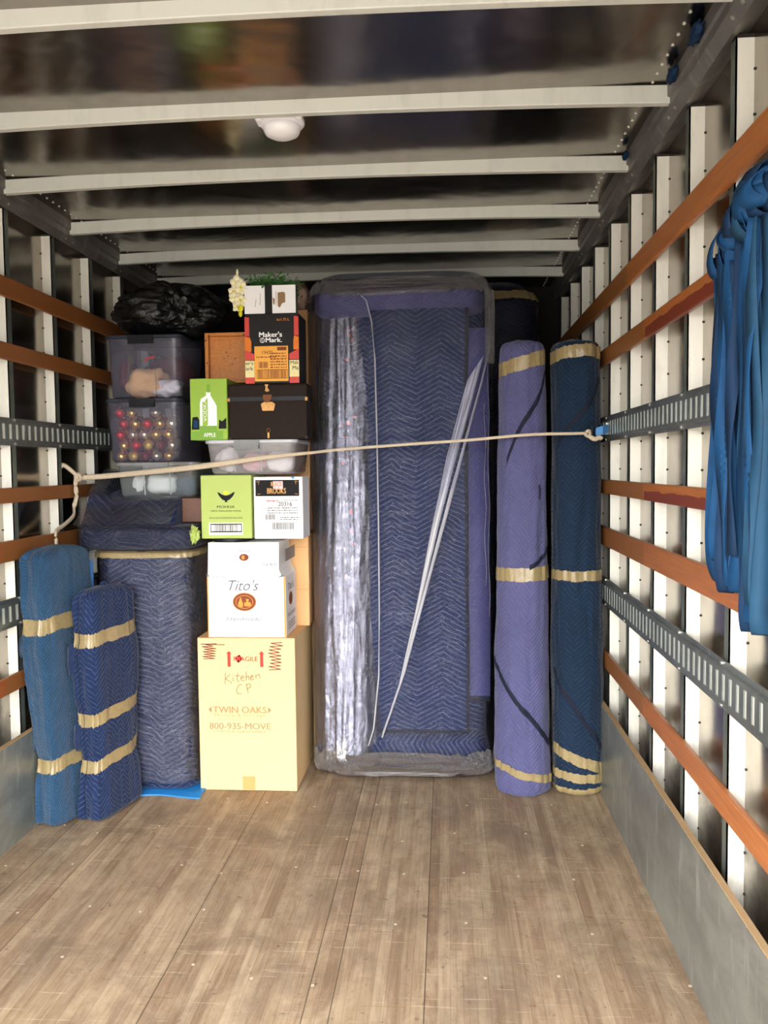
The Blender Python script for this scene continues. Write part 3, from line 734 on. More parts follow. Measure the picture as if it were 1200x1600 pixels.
rug('rolled_rug', 'tall rug roll in dark teal quilted blanket standing against the right wall', .580, 3.72, .112, 2.0, 'teal',
    lambda f: 1-.08*f+.02*math.sin(f*7), (-.008, .03),
    [(lambda a: 1.955-.018*(math.cos(a)-.2)**2, .055, -PI, 0), (lambda a: .975, .045, -PI, 0), (lambda a: .16-.05*math.cos(a), .05, -PI*.95, 0), (lambda a: .085-.012*math.cos(a), .04, -PI, 0), (lambda a: .022, .032, -PI, 0)],
    [([(.675, 1.83), (.63, 1.74), (.55, 1.64), (.49, 1.55)], .03), ([(.475, .55), (.53, .44), (.60, .32), (.68, .19)], .03)], 6)

# ------------------------------------------------------------------ left: folded pads
def pad(label, cx, cy, a, bb, rot, h, mat, lean, tapes, seed, extra, open_at):
    t = thing('folded_pad', label, 'blanket bundle', (cx, cy, 0), 'taped blanket bundles on the left')
    def dp(th, z):
        q = th % (2*PI)
        g = sum(math.exp(-((z-zc)/hw)**2) for zc, hw in open_at)
        return (.011*fbm(math.cos(th)*1.2+seed, math.sin(th)*1.2, z*1.4, 1.6)+.004*fbm(math.cos(th)*4, math.sin(th)*4+seed, z*3, 2)
                - .030*min(1, g)*math.exp(-((q-1.46*PI)/.10)**2)+.008*min(1, g)*math.exp(-((q-1.38*PI)/.14)**2))
    def prof(f):
        k = 1+.05*math.sin(f*9+seed)
        for zf, w in tapes: k -= .09*math.exp(-((f*h-zf(0))/.05)**2)
        return k
    s = Soft(cx, cy, a, bb, 4.5, .001, h, rot=rot, disp=dp, rnd=.05, rnd0=.03, lean=lean, prof=prof)
    s.mesh(150, 120).build('blanket', mat, t, smooth=True)
    for zf, w in tapes: s.band(zf, w, 0, 2*PI, .004, 120, rag=.008).build('packing_tape', 'tape', t, smooth=True)
    for (th0, z0, r, hh) in extra:        # loose corners of cloth poking out
        c = s.S(th0, z0, .0); b = MB(); b.ball(c, (r*.6, r*.9, hh), 24, 16, fn=lambda d: 1+.35*fbm(d.x, d.y, d.z+seed, 2)); b.build('loose_fold', mat, t, smooth=True)
    return t, s
p1, s1 = pad('light blue folded blanket bundle leaning beside the left wall, leftmost', -1.598, 3.335, .064, .165, -.27, 1.15, 'teal_light', (-.03, -.02),
    [(lambda a: .845+.015*math.sin(a), .062), (lambda a: .27+.015*math.sin(a), .055)], 2, [(PI*1.25, .75, .035, .045), (PI*1.25, .36, .025, .05)], [(1.1, .16), (.05, .16)])
p2, s2 = pad('shorter navy folded blanket bundle with three tan tape bands, in front of the wrapped dresser', -1.447, 3.385, .060, .160, -.24, .975, 'blue_pad', (-.005, -.01),
    [(lambda a: .775+.010*math.sin(a), .055), (lambda a: .445+.014*math.sin(a), .052), (lambda a: .255+.020*math.sin(a), .048)], 8, [(PI*1.3, .68, .03, .07), (PI*1.3, .36, .03, .06)], [(.90, .07), (.04, .11)])
s2.stripe([(PI*1.5-.02, .93), (PI*1.5-.01, .8), (PI*1.5-.02, .45), (PI*1.5-.01, .2), (PI*1.5-.03, .05)], .004).build('binding', 'binding', p2, smooth=True)

# ------------------------------------------------------------------ left: wrapped dresser
t = thing('wrapped_dresser', 'tall dresser wrapped in navy quilted blanket and clear stretch wrap', 'wrapped furniture', (-1.36, 3.85, 0))
dd = lambda th, z: .006*fbm(math.cos(th)*3, math.sin(th)*3, z, 2)+.004*math.sin(z*60+6*fbm(math.cos(th)*2, math.sin(th)*2, z, 2))*max(0, fbm(math.cos(th)*2, math.sin(th)*2, z, 1.5)+.4)
ds = Soft(-1.364, 3.855, .226, .28, 6, .012, 1.10, disp=dd, rnd=.02, rnd0=.02)
ds.mesh(140, 90).build('blanket', 'navy', t, smooth=True)
slab = Soft(-1.39, 3.86, .266, .315, 9, 1.102, 1.205, disp=lambda th, z: .006*fbm(math.cos(th)*2, math.sin(th)*2, z*4, 2), rnd=.035)
slab.mesh(120, 12).build('top_blanket', 'navy_dark', t, smooth=True)
ds.band(lambda a: 1.085, .035, 0, 2*PI, .014, 120, rag=.004).build('packing_tape', 'tape', t, smooth=True)
ds.stripe([(ds.th(-1.592)-.03, 1.07), (ds.th(-1.592)-.03, .72)], .02, .004)
b = MB(); b.box(-1.592, -1.576, 3.555, 3.561, .70, 1.06); b.build('light_binding', 'binding_light', t, bevel=.002)
dw = lambda th, z: .006*fbm(math.cos(th)*3, math.sin(th)*3, z, 3)+.003*abs(fbm(math.cos(th)*2, math.sin(th)*2, z*4, 5))
dh = Soft(-1.364, 3.855, .233, .288, 5.5, .03, 1.10, disp=dw, rnd=.02, rnd0=.02)
dh.mesh(150, 90).build('stretch_wrap', 'wrap_dresser', t, smooth=True)
slw = Soft(-1.39, 3.86, .276, .325, 8, 1.09, 1.212, disp=lambda th, z: .008*fbm(math.cos(th)*3, math.sin(th)*3, z*3, 3), rnd=.03)
slw.mesh(130, 14, cap=False).build('top_wrap', 'wrap', t, smooth=True)
# heap of blanket on top, sloping up under the bins
def heap(x, y):
    fy = min(1, max(0, (y-3.60)/.13)); fy = fy*fy*(3-2*fy)
    h = 1.207+.118*fy
    if x < -1.555 and y > 3.68: h += .13*min(1, (y-3.68)/.25)*min(1, (-1.555-x)/.03)
    return h+(.004*fbm(x, y, 0, 9) if y < 3.72 else 0)
xs = [-1.655+.43*i/36 for i in range(37)]; ys = [3.585+.55*j/40 for j in range(41)]
b = MB(); rows = [[(x, y, heap(x, y)) for x in xs] for y in ys]
b.grid(rows, False, lambda i, j: (xs[j], ys[i])); 
b.grid([[(x, ys[0], 1.205) for x in xs], rows[0]]); b.grid([[(xs[0], y, 1.205) for y in ys], [r[0] for r in rows]]); b.grid([[(xs[-1], y, 1.205) for y in ys], [r[-1] for r in rows]])
b.build('draped_blanket', 'navy', t, smooth=True)
xs2 = [-1.665+.44*i/40 for i in range(41)]
def tent(x, y):                                                       # film pulled tight over the heap
    return max(heap(x, y)+.008, 1.215+.13*min(1, max(0, (y-3.56)/.20)))+.004*abs(fbm(x*3, y*3, 0, 9))
b = MB(); ys2 = [3.56+.17*j/24 for j in range(25)]
b.grid([[(x, y, tent(x, y)) for x in xs2] for y in ys2], False, lambda i, j: (xs2[j], ys2[i]))
ys3 = [3.73+.38*j/24 for j in range(25)]; xs3 = [x for x in xs2 if x < -1.56]
b.grid([[(x, y, tent(x, y)) for x in xs3] for y in ys3], False, lambda i, j: (xs3[j], ys3[i]))
b.build('tented_wrap', 'wrap_dresser', t, smooth=True)
tg = thing('blue_tarp', 'bright blue tarp edge showing under the wrapped dresser', 'tarp', (-1.3, 3.8, 0))
b = MB(); P = [[(-1.56+.46*i/20, 3.535-.012*math.sin(i*.4)-.012*(i/20)+yy, .001+(.008 if yy else .004)) for i in range(21)] for yy in (0, .05, .5)]
b.grid(P); b.grid([[(p[0], p[1]-.002, 0) for p in P[0]], P[0]]); b.build('sheet', 'tarp', tg)

b = MB(); b.box(-1.222, -1.105, 3.73, 4.25, 1.214, 1.327); o = b.build('wooden_board', 'dark_wood', bevel=.004, loc=(-1.16, 4.0, 1.214)); tag(o, 'dark brown wooden board on the wrapped dresser, under the storage bins', 'board')
b = MB(); b.ball((-1.125, 3.60, 1.165), (.022, .03, .035), 20, 14, fn=lambda d: 1+.6*fbm(d.x, d.y, d.z, 2.5)); o = b.build('paper_shreds', 'pear'); tag(o, 'pale green paper shreds beside the wrapped dresser top', 'paper')

# ------------------------------------------------------------------ boxes
def carton(label, x0, x1, y0, y1, z0, z1, mat, cat='box', name='cardboard_box', bev=.004):
    t = thing(name, label, cat, ((x0+x1)/2, (y0+y1)/2, z0), 'stacked cartons')
    MB().box(x0, x1, y0, y1, z0, z1).build('carton', mat, t, bevel=bev)
    return t, Face(t, x0, x1, z0, z1, y0), Face(t, y0, y1, z0, z1, x1, True)
def zig(u0, u1, v0, v1, n, rs, sl=0):
    return [[(u0+rs.uniform(-.01, .02) if k % 2 else u1+rs.uniform(-.03, .01), v1+(v0-v1)*k/n+sl*(k % 2)) for k in range(n+1)]]

# big kraft carton
t, F, G = carton('large tan kraft carton marked FRAGILE on the truck floor', -1.127, -.682, 3.612, 4.068, .001, .698, 'kraft')
F.rect(.44, .57, 0.005, .095, 'kraft_tape', 'tape')
rs = random.Random(2)
F.strokes(zig(.06, .19, .86, .965, 13, rs, .004)+[[(.04, .962), (.28, .958)]], .004, 'marker', 'scribble')
F.strokes(zig(.74, .87, .79, .975, 17, rs, .006), .004, 'marker', 'scribble')
for u in (.325, .66):
    F.poly([(u-.016, .815), (u+.016, .815), (u+.016, .90), (u+.03, .90), (u, .918), (u-.03, .90), (u-.016, .90)], 'ink_red', 'arrow', 2)
F.text('FRAGILE', .375, .62, .852, .882, 'ink_red', bold=.012)
F.strokes([[(.40, .87), (.43, .885), (.45, .865), (.42, .85), (.40, .87)]], .012, 'wax', 'pink_smudge')
K = [[(.285, .775), (.28, .70)], [(.33, .765), (.285, .735), (.34, .715), (.345, .705)], [(.36, .745), (.365, .72)], [(.36, .765), (.362, .762)],
     [(.41, .775), (.405, .725), (.425, .718)], [(.385, .755), (.435, .757)], [(.44, .74), (.475, .745), (.465, .757), (.445, .748), (.445, .728), (.48, .725)],
     [(.50, .785), (.497, .727)], [(.498, .745), (.52, .757), (.527, .73)], [(.54, .742), (.57, .75), (.56, .762), (.54, .75), (.545, .73), (.58, .735)],
     [(.595, .765), (.60, .737)], [(.60, .755), (.63, .77), (.64, .742)],
     [(.45, .70), (.42, .695), (.395, .665), (.405, .64), (.445, .638)], [(.50, .70), (.515, .645)], [(.495, .70), (.535, .705), (.545, .685), (.505, .67)]]
F.strokes(K, .0035, 'marker_grey', 'handwriting')
F.poly([(.10, .533), (.135, .556), (.135, .51)], 'ink_grey', 'arrow_mark', 2); F.poly([(.75, .533), (.715, .556), (.715, .51)], 'ink_grey', 'arrow_mark', 2)
F.text('TWIN OAKS', .15, .70, .512, .555, 'ink_brown', bold=.02)
F.text('Moving & Storage', .16, .69, .486, .505, 'ink_brown'); F.text('www.twinoaksmoving.com', .19, .66, .466, .476, 'ink_brown')
F.text('800-935-MOVE', .11, .74, .405, .447, 'ink_grey', bold=.01)
F.scrawl(.15, .70, .385, .397, 1, 'ink_brown')
MB().box(-1.126, -.683, 3.613, 4.067, .697, .6995).build('top_seam', 'kraft_dark', t)

# brown carton behind the white one
t, F, G = carton('plain tan carton standing on the kraft carton behind the white box', -.93, -.662, 3.90, 4.20, .6997, 1.143, 'kraft_dark')
F.strokes([[(.0, .86), (1, .86)], [(.0, .40), (1, .40)]], .003, 'kraft_tape', 'crease')

# white vodka carton
X0, X1, Y0, YB, Z0, Z1 = -1.082, -.722, 3.63, 3.885, .6997, 1.128
t = thing('cardboard_box', 'white carton with orange edges and brown oval logo, on the kraft carton', 'box', ((X0+X1)/2, (Y0+YB)/2, Z0), 'stacked cartons')
MB().box(X0, X1, Y0, YB, Z0, Z0+.275).build('carton', 'paper', t, bevel=.003)
b = MB(); zb = Z0+.275; b.grid([[(X0+.004, Y0+.004, zb), (X1-.018, Y0+.004, zb), (X1-.004, YB, zb), (X0+.004, YB, zb)], [(X0+.006, Y0+.001, zb+.03), (X1-.03, Y0+.001, zb+.03), (X1-.02, YB, zb+.03), (X0+.006, YB, zb+.03)], [(X0+.008, Y0+.008, Z1), (X1-.03, Y0+.008, Z1), (X1-.03, YB, Z1), (X0+.008, YB, Z1)]], True, None, None, True, True)
b.build('upper_flaps', 'paper', t)
F = Face(t, X0, X1, Z0, Z1, Y0-.0005); G = Face(t, Y0, YB, Z0, Z1, X1+.0005, True)
F.rect(0.004, .018, 0.005, .64, 'orange', 'edge_stripe'); F.rect(.975, .997, 0.005, .64, 'orange', 'edge_stripe')
F.poly([(.0, .645), (.045, .645), (.0, .675)], 'ink_soft', 'torn_corner', 2); F.poly([(1.0, .645), (.90, .632), (.955, .66)], 'ink_soft', 'torn_corner', 2)
F.text("Tito's", .28, .66, .495, .61, 'ink_soft', shear=.35)
F.text('Handmade', .24, .68, .175, .215, 'ink_soft', shear=.35)
F.text('GLASS', .72, .90, .755, .785, 'ink_soft'); F.text('6 x 1.75L', .08, .25, .63, .655, 'ink_soft')
F.text("Tito's", .42, .56, .90, .93, 'ink_soft', shear=.35)
for (u, v, ru, rv, l) in ((.475, .375, .15, .098, 1),):
    F.ell(u, v, ru, rv, 'orange', 'logo_rim', l); F.ell(u, v, ru*.95, rv*.94, 'brown_ink', 'logo_oval', l+1)
    F.ell(u, v, ru*.74, rv*.72, 'orange', 'logo_ring', l+2); F.ell(u, v, ru*.70, rv*.67, 'brown_ink', 'logo_field', l+3)
    F.poly([(u-.075, v-.055), (u-.02, v-.055), (u-.018, v-.01), (u-.035, v+.02), (u-.037, v+.045), (u-.055, v+.045), (u-.058, v+.02), (u-.078, v-.01)], 'orange', 'logo_pot', l+4)
    F.poly([(u+.0, v-.045), (u+.085, v-.045), (u+.08, v-.005), (u+.05, v+.0), (u+.06, v+.03), (u+.02, v+.032), (u+.03, v), (u+.0, v-.005)], 'orange', 'logo_still', l+4)
F.ell(.48, .845, .06, .036, 'brown_ink', 'small_logo', 1); F.ell(.47, .845, .02, .022, 'orange', 'small_logo_mark', 2)
for uu in (.03, .945): F.strokes([[(uu, .58), (uu, .08)]], .0015, 'ink_soft', 'edge_print')
G.ell(.42, .38, .16, .07, 'brown_ink', 'side_logo', 2); G.text("Tito's", .15, .7, .48, .56, 'ink_soft', shear=.35); G.text('Handmade', .1, .8, .2, .25, 'ink_soft'); G.scrawl(.15, .8, .06, .15, 3, 'ink_soft')
G.rect(.0, .9, .80, .93, 'latch_grey', 'grey_tape', 1)

lathe([(.085, 0), (.088, .004), (.086, .0155), (.02, .0162)], (-.985, 3.72, 1.1285)).build('round_lid', 'latch_dark', loc=(-.985, 3.72, 1.1285)); 
tag(bpy.data.objects['round_lid'], 'black round lid squeezed between the white carton and the green wine box', 'lid')

# green wine carton
t, F, G = carton('pale green wine carton with a dark bird emblem and barcode', -1.104, -.872, 3.64, 3.93, 1.1455, 1.431, 'pear')
u, v = .50, .70
F.poly([(.33, .735), (.37, .725), (.41, .70), (.46, .685), (.50, .68), (.54, .685), (.59, .70), (.63, .725), (.68, .735), (.64, .67), (.58, .62), (.53, .60), (.50, .598), (.47, .60), (.42, .62), (.36, .68)][::-1], 'ink_black', 'bird_emblem', 2)
F.ell(.50, .72, .05, .03, 'yellow', 'sun_mark', 1)
F.poly([(.485, .60), (.47, .575), (.53, .575), (.515, .60)], 'ink_black', 'bird_tail', 2)
F.text('MOHUA', .32, .67, .482, .522, 'ink_black'); F.text('NEW ZEALAND WINE', .20, .79, .425, .45, 'ink_dim'); F.text('2016 SAUVIGNON BLANC', .16, .83, .315, .34, 'ink_dim')
F.rect(.15, .82, .06, .25, 'ink_white', 'barcode_label', 1)
mb = MB(); F.rect(.18, .80, .10, .235, 'ink_black', '', 2, mb); mb.build('barcode_frame', 'ink_black', t); F.rect(.195, .785, .118, .218, 'ink_white', 'barcode_field', 3); F.barcode(.25, .72, .118, .218, l=4, seed=4)

# white label carton
t, F, G = carton('white carton numbered 20316 with a black banner, right of the green wine box', -.862, -.640, 3.64, 3.82, 1.1435, 1.421, 'paper')
F.rect(.04, .93, .69, .95, 'ink_black', 'banner', 1)
F.text('BLACK', .36, .58, .85, .92, 'brass', bold=.02); F.text('BROOKS', .28, .66, .73, .82, 'brass', bold=.02); F.rect(.40, .60, .80, .93, 'cloth_pink', 'pink_sticker', 2)
F.strokes([[(.06, .92), (.12, .93), (.10, .88)], [(.91, .92), (.85, .93), (.87, .88)], [(.08, .72), (.14, .73)], [(.90, .72), (.84, .73)]], .0015, 'brass', 'scroll_ornament')
F.text('20316', .50, .78, .53, .60, 'ink_black', bold=.004); F.scrawl(.26, .50, .59, .64, 1, 'wax', seed=3); F.scrawl(.58, .9, .61, .635, 1, 'ink_soft')
F.text('PALLET', .20, .36, .475, .505, 'ink_soft'); F.text('QTY', .18, .26, .42, .45, 'ink_soft'); F.scrawl(.28, .9, .40, .52, 3, 'ink_soft', seed=8); F.barcode(.22, .43, .31, .40, 'ink_soft', seed=9, n=20)
F.strokes([[(.36, .525), (.9, .525)], [(.3, .46), (.5, .46)]], .001, 'wax', 'rule')
F.scrawl(.54, .93, .30, .36, 2, 'ink_black', seed=12); F.barcode(.36, .82, .15, .265, 'ink_soft', seed=14, n=30)
F.poly([(.76, .998), (.84, .998), (.82, .955)], 'tarp', 'blue_sticker', 1)

# lime vodka carton
t, F, G = carton('lime green carton with a pictured white bottle, APPLE at its foot', -1.143, -.974, 3.64, 3.98, 1.589, 1.863, 'lime')
F.rect(.0, .88, .0, .145, 'lime_dark', 'lower_band', 1)
F.poly([(.26, .17), (.27, .60), (.30, .67), (.44, .72), (.44, .78), (.56, .78), (.56, .72), (.68, .60), (.72, .55), (.72, .19)], 'paper', 'bottle_picture', 2)
F.rect(.46, .55, .77, .90, 'lime_dark', 'bottle_cap', 3); F.poly([(.33, .22), (.34, .62), (.48, .68), (.48, .24)], 'lime', 'bottle_stripe', 3)
F.text('VODKA', .36, .45, .30, .66, 'ink_white', l=5, rot90=True); F.rect(.25, .72, .145, .23, 'lime_dark', 'bottle_base', 4)
F.poly([(.03, .17), (.06, .37), (.20, .38), (.24, .33), (.24, .17)], 'ink_black', 'berry_picture', 2); F.rect(.09, .2, .2, .32, 'strap', 'berry_patch', 3); F.poly([(.76, .18), (.78, .33), (.86, .30), (.97, .36), (.97, .18)], 'ink_black', 'berry_picture', 2)
F.text('APPLE', .36, .68, .05, .115, 'ink_white', l=5, bold=.01)

# bourbon carton with opened flaps
t = thing('cardboard_box', 'black bourbon carton with amber label and opened white flaps, on the dark trunk', 'box', (-.765, 3.8, 1.835), 'stacked cartons')
x0, x1, y0, z0, z1 = -.890, -.648, 3.65, 1.8365, 2.143
MB().box(x0, x1, y0, 3.84, z0, z1).build('carton', 'black_board', t, bevel=.002)
F = Face(t, x0, x1, z0, z1, y0)
for (a, c, m) in ((-.0, .085, 1), (.915, 1.0, 0)):
    F.poly([(a, .68), (c, .66), (c, .95), (a, .96)], 'wax', 'bottle_neck', 2)
F.poly([(0, .46), (.12, .46), (.12, .60), (.085, .68), (0, .68)], 'amber', 'bottle_print', 2); F.poly([(.90, .48), (1, .48), (1, .68), (.915, .68), (.90, .6)], 'amber', 'bottle_print', 2)
F.poly([(0, .33), (.17, .33), (.17, .42), (.06, .47), (0, .48)], 'wax', 'wax_print', 3); F.poly([(.82, .33), (1, .33), (1, .48), (.94, .47), (.82, .42)], 'wax', 'wax_print', 3)
F.rect(0.0, .17, .09, .34, 'cream', 'bottle_label', 3); F.rect(.82, 1., .09, .34, 'cream', 'bottle_label', 3)
F.rect(0, .17, 0.0, .09, 'wax', 'label_foot', 3); F.rect(.82, 1., 0.0, .09, 'wax', 'label_foot', 3)
F.text("er's", .01, .15, .27, .32, 'ink_black', l=5); F.text('ark', .01, .15, .19, .245, 'ink_black', l=5); F.text('Mak', .84, .99, .27, .32, 'ink_black', l=5); F.text('Ma', .88, .99, .19, .245, 'ink_black', l=5)
F.text("Maker's", .27, .69, .665, .74, 'ink_white', l=4, bold=.02); F.text('Mark.', .39, .69, .59, .655, 'ink_white', l=4, bold=.02); F.ell(.325, .62, .045, .037, 'ink_white', 'seal', 3); F.ell(.325, .62, .035, .028, 'black_board', 'seal_field', 4); F.text('S', .31, .34, .605, .637, 'ink_white', l=6)
F.text('6x1.75 L', .60, .83, .895, .93, 'orange', l=4)
F.rect(.175, .80, .03, .535, 'label_orange', 'shipping_label', 4)
F.rect(.60, .77, .47, .52, 'brown_ink', 'label_heading', 5); F.text('19475', .32, .52, .415, .47, 'brown_ink', l=5); F.scrawl(.21, .58, .36, .40, 1, 'brown_ink', l=5, seed=21)
F.barcode(.25, .42, .22, .31, 'brown_ink', l=5, seed=22, n=14); F.scrawl(.47, .77, .21, .45, 6, 'brown_ink', l=5, seed=23)
F.strokes([[(.22, .07), (.78, .07), (.78, .195), (.22, .195), (.22, .07)]], .002, 'ink_black', 'barcode_frame', 5); F.barcode(.24, .76, .075, .19, 'brown_ink', l=5, seed=24)
b = MB(); b.box(x0+.004, x1-.004, y0+.008, y0+.011, z1, z1+.128); b.build('back_flap', 'black_board', t)
for (a, c) in ((x0, x0+.092), (x0+.125, x1-.012)):
    b = MB(); b.box(a, c, y0+.003, y0+.007, z1+.002, z1+.125); b.build('white_flap', 'paper', t, bevel=.001)
H = Face(t, x0, x1, z1, z1+.128, y0+.003)
H.poly([(.62, .25), (.66, .2), (.70, .35), (.76, .38), (.76, .70), (.72, .74), (.62, .72)], 'marker_grey', 'torn_paper', 1); H.poly([(.53, .35), (.56, .3), (.57, .5), (.53, .55)], 'marker_grey', 'torn_paper', 1)
H.strokes([[(.20, .25), (.22, .5)], [(.29, .3), (.30, .7)], [(.59, .3), (.59, .75)]], .002, 'marker_grey', 'torn_streak', 1)

# old trunk
x0, x1, y0, y1, z0, z1 = -.972, -.612, 3.64, 3.79, 1.589, 1.835
t = thing('small_trunk', 'small black vintage trunk with brass clasp, on a storage bin', 'trunk', ((x0+x1)/2, (y0+y1)/2, z0))
MB().box(x0+.003, x1-.003, y0+.003, y1, z0, z0+.178).build('body', 'trunk', t, bevel=.006)
MB().box(x0, x1, y0, y1+.003, z0+.172, z1).build('lid', 'trunk', t, bevel=.009)
F = Face(t, x0, x1, z0, z1, y0-.001)
MB().box(x0-.001, x1+.001, y0-.002, y0, z0+.170, z0+.188).build('lid_binding', 'latch_dark', t)
def plate(pts, mat, name, d=.004, l=1):
    b = MB(); n = len(pts); A = [(F.X(u), y0-l*.001-d, F.Z(v)) for u, v in pts]; B = [(p[0], y0, p[2]) for p in A]; b.grid([B, A], True, None, None, True, True); return b.build(name, mat, t)
plate([(.47, .985), (.52, .985), (.505, .93), (.53, .87), (.50, .85), (.475, .87), (.485, .93)], 'brass', 'strap_stud')
plate([(.42, .63), (.44, .51), (.58, .51), (.60, .63), (.56, .67), (.46, .67)], 'brass', 'lock_plate')
plate([(.45, .80), (.56, .80), (.56, .72), (.52, .66), (.48, .66), (.45, .72)], 'rust', 'hasp', .007)
b = MB(); b.cyl((F.X(.50), y0-.006, F.Z(.585)), (0, -1, 0), .007, .003, 14); b.build('keyhole_boss', 'brass', t)
b = MB(); ctr = (F.X(.51), F.Z(.16)); b.tube([(ctr[0]+.007*math.cos(a), y0-.004, ctr[1]+.009*math.sin(a)) for a in [2*PI*k/12 for k in range(13)]], .0018, 6); b.box(ctr[0]-.004, ctr[0]+.004, y0-.006, y0, F.Z(.02), F.Z(.12)); b.build('lower_hook', 'brass', t)
for a in (.0, .97): 
    b = MB(); b.box(F.X(a)-.001, F.X(a+.03)+.001, y0-.003, y0+.03, F.Z(.68), F.Z(.75)); b.build('corner_cap', 'brass', t, bevel=.002)
for a in (.0, .96):
    b = MB(); b.box(F.X(a)+.001, F.X(a+.04)-.001, y0-.001, y0+.03, z0, z0+.012); b.build('corner_cap', 'latch_dark', t, bevel=.002)

# wooden drawer stood on edge behind the lime carton
x0, x1, y0, y1, z0, z1 = -1.135, -.925, 3.86, 3.98, 1.864, 2.10
t = thing('wooden_crate', 'honey coloured wooden crate stood on edge beside the black bourbon carton', 'wooden crate', ((x0+x1)/2, (y0+y1)/2, z0))
MB().box(x0+.015, x1, y0+.03, y0+.038, z0, z1-.012).build('bottom_panel', 'drawer', t)
MB().box(x0+.015, x1, y0, y1, z1-.016, z1).build('side_board', 'drawer', t, bevel=.002)
MB().box(x0, x0+.017, y0, y1, z0, z1).build('side_board', 'drawer', t, bevel=.002)
MB().box(x0+.015, x1, y0, y1, z0, z0+.014).build('side_board', 'drawer', t, bevel=.002)
b = MB()
for (u, v) in ((.10, .94), (.9, .95), (.03, .85), (.03, .08), (.05, .4)): b.cyl((x0+(x1-x0)*u, y0-.0005, z0+(z1-z0)*v), (0, 1, 0), .004, .001, 8)
for (u, v) in ((.50, .55), (.45, .62), (.66, .5), (.58, .38), (.40, .50)): b.cyl((x0+(x1-x0)*u, y0+.0295, z0+(z1-z0)*v), (0, 1, 0), .003, .001, 8)
b.build('screw_holes', 'dark', t)

# ------------------------------------------------------------------ storage bins
def rrect(x0, x1, y0, y1, r, z, n=5):
    P = []
    for cx, cy, a0 in ((x1-r, y1-r, 0), (x0+r, y1-r, PI/2), (x0+r, y0+r, PI), (x1-r, y0+r, 1.5*PI)):
        for k in range(n+1): a = a0+PI/2*k/n; P.append((cx+r*math.cos(a), cy+r*math.sin(a), z))
    return P
def storage_bin(label, x0, x1, y0, y1, z0, z1, body, lid, latch, tp=.018, lu=(.36, .66)):
    t = thing('storage_bin', label, 'storage bin', ((x0+x1)/2, (y0+y1)/2, z0), 'clear plastic storage bins')
    b = MB(); h = z1-z0
    b.grid([rrect(x0+tp+.012, x1-tp-.012, y0+tp+.012, y1-tp-.012, .02, z0+.001), rrect(x0+tp, x1-tp, y0+tp, y1-tp, .03, z0+.012), rrect(x0+.006, x1-.006, y0+.006, y1-.006, .035, z1-.014)], True, None, None, True)
    b.build('tub', body, t, smooth=True)
    b = MB(); b.grid([rrect(x0+.006, x1-.006, y0+.006, y1-.006, .035, z1-.018), rrect(x0-.002, x1+.002, y0-.002, y1+.002, .038, z1-.014), rrect(x0-.002, x1+.002, y0-.002, y1+.002, .038, z1-.003), rrect(x0+.004, x1-.004, y0+.004, y1-.004, .034, z1)], True, None, None, False, True)
    b.build('lid', lid, t)
    cu0, cu1 = x0+(x1-x0)*lu[0], x0+(x1-x0)*lu[1]; lh = min(.042, h*.42)
    b = MB(); b.box(cu0, cu1, y0-.012, y0+.004, z1-lh*.55, z1-.004); b.box(cu0+.004, cu1-.004, y0-.009, y0+.006, z1-lh, z1-lh*.5)
    n = 16
    for k in range(n): xx = cu0+.006+(cu1-cu0-.012)*k/(n-1); b.box(xx-.0012, xx+.0012, y0-.0145, y0-.010, z1-lh*.95, z1-.006)
    b.build('latch', latch, t)
    b = MB()
    for xx in (cu0-.002, cu1+.002):
        b.grid([[(xx-.003, y0+tp*.99-.003, z0+.014), (xx, y0+tp*.99-.008, z0+.014), (xx+.003, y0+tp*.99-.003, z0+.014)], [(xx-.003, y0+.003, z1-.02), (xx, y0-.003, z1-.02), (xx+.003, y0+.003, z1-.02)]])
    b.build('moulded_rib', 'lid_white' if body != 'bin_blue' else 'bin_grey', t)
    return t
storage_bin('clear grey storage bin with white lid, lowest of the left stack, on the wrapped dresser', -1.545, -1.15, 3.745, 4.20, 1.3275, 1.494, 'bin_grey', 'bin_white', 'latch_grey')
storage_bin('clear storage bin of red and gold baubles, middle of the left stack', -1.585, -1.222, 3.75, 4.16, 1.4945, 1.790, 'bin_blue', 'lid_dark', 'latch_dark', .016, (.33, .67))
storage_bin('clear storage bin holding tan and white cloth, topmost of the left stack', -1.580, -1.218, 3.76, 4.16, 1.7905, 2.083, 'bin_blue', 'lid_dark', 'latch_dark', .016, (.31, .65))
storage_bin('low cloudy white storage bin under the small black trunk', -1.082, -.662, 3.635, 4.02, 1.4315, 1.5885, 'bin_white', 'lid_white', 'latch_grey', .022, (.33, .60))

# baubles: front layers of the middle bin
def bauble(kind, label, r, loc):
    t = thing('bauble', label, 'christmas bauble', loc, 'baubles in the middle storage bin')
    b = MB(); b.ball(loc, r, 20, 12); b.build('glass_ball', kind, t, smooth=True)
    b = MB(); b.cyl((loc[0], loc[1], loc[2]+r*.96), (0, -.2, 1), r*.22, r*.18, 10); b.build('cap', 'brass', t)
    return t
protos = {}
rs = random.Random(11)
ordn = ['leftmost', 'second from left', 'third from left', 'fourth from left', 'rightmost']
lay = ['bottom', 'lower', 'middle', 'upper', 'top']
kinds = [['ball_gold', 'ball_lace', 'ball_maroon', 'ball_silver', 'ball_gold'], ['ball_gold', 'ball_red', 'ball_lace', 'ball_maroon', 'ball_silver'], ['ball_red', 'ball_silver', 'ball_silver', 'ball_gold', 'ball_gold'], ['ball_red', 'ball_gold', 'ball_red', 'ball_gold', 'ball_silver'], ['ball_red', 'ball_gold', None, 'ball_silver', None]]
nmk = {'ball_red': 'shiny red', 'ball_gold': 'pale gold', 'ball_silver': 'champagne silver', 'ball_maroon': 'dark maroon', 'ball_lace': 'gold filigree'}
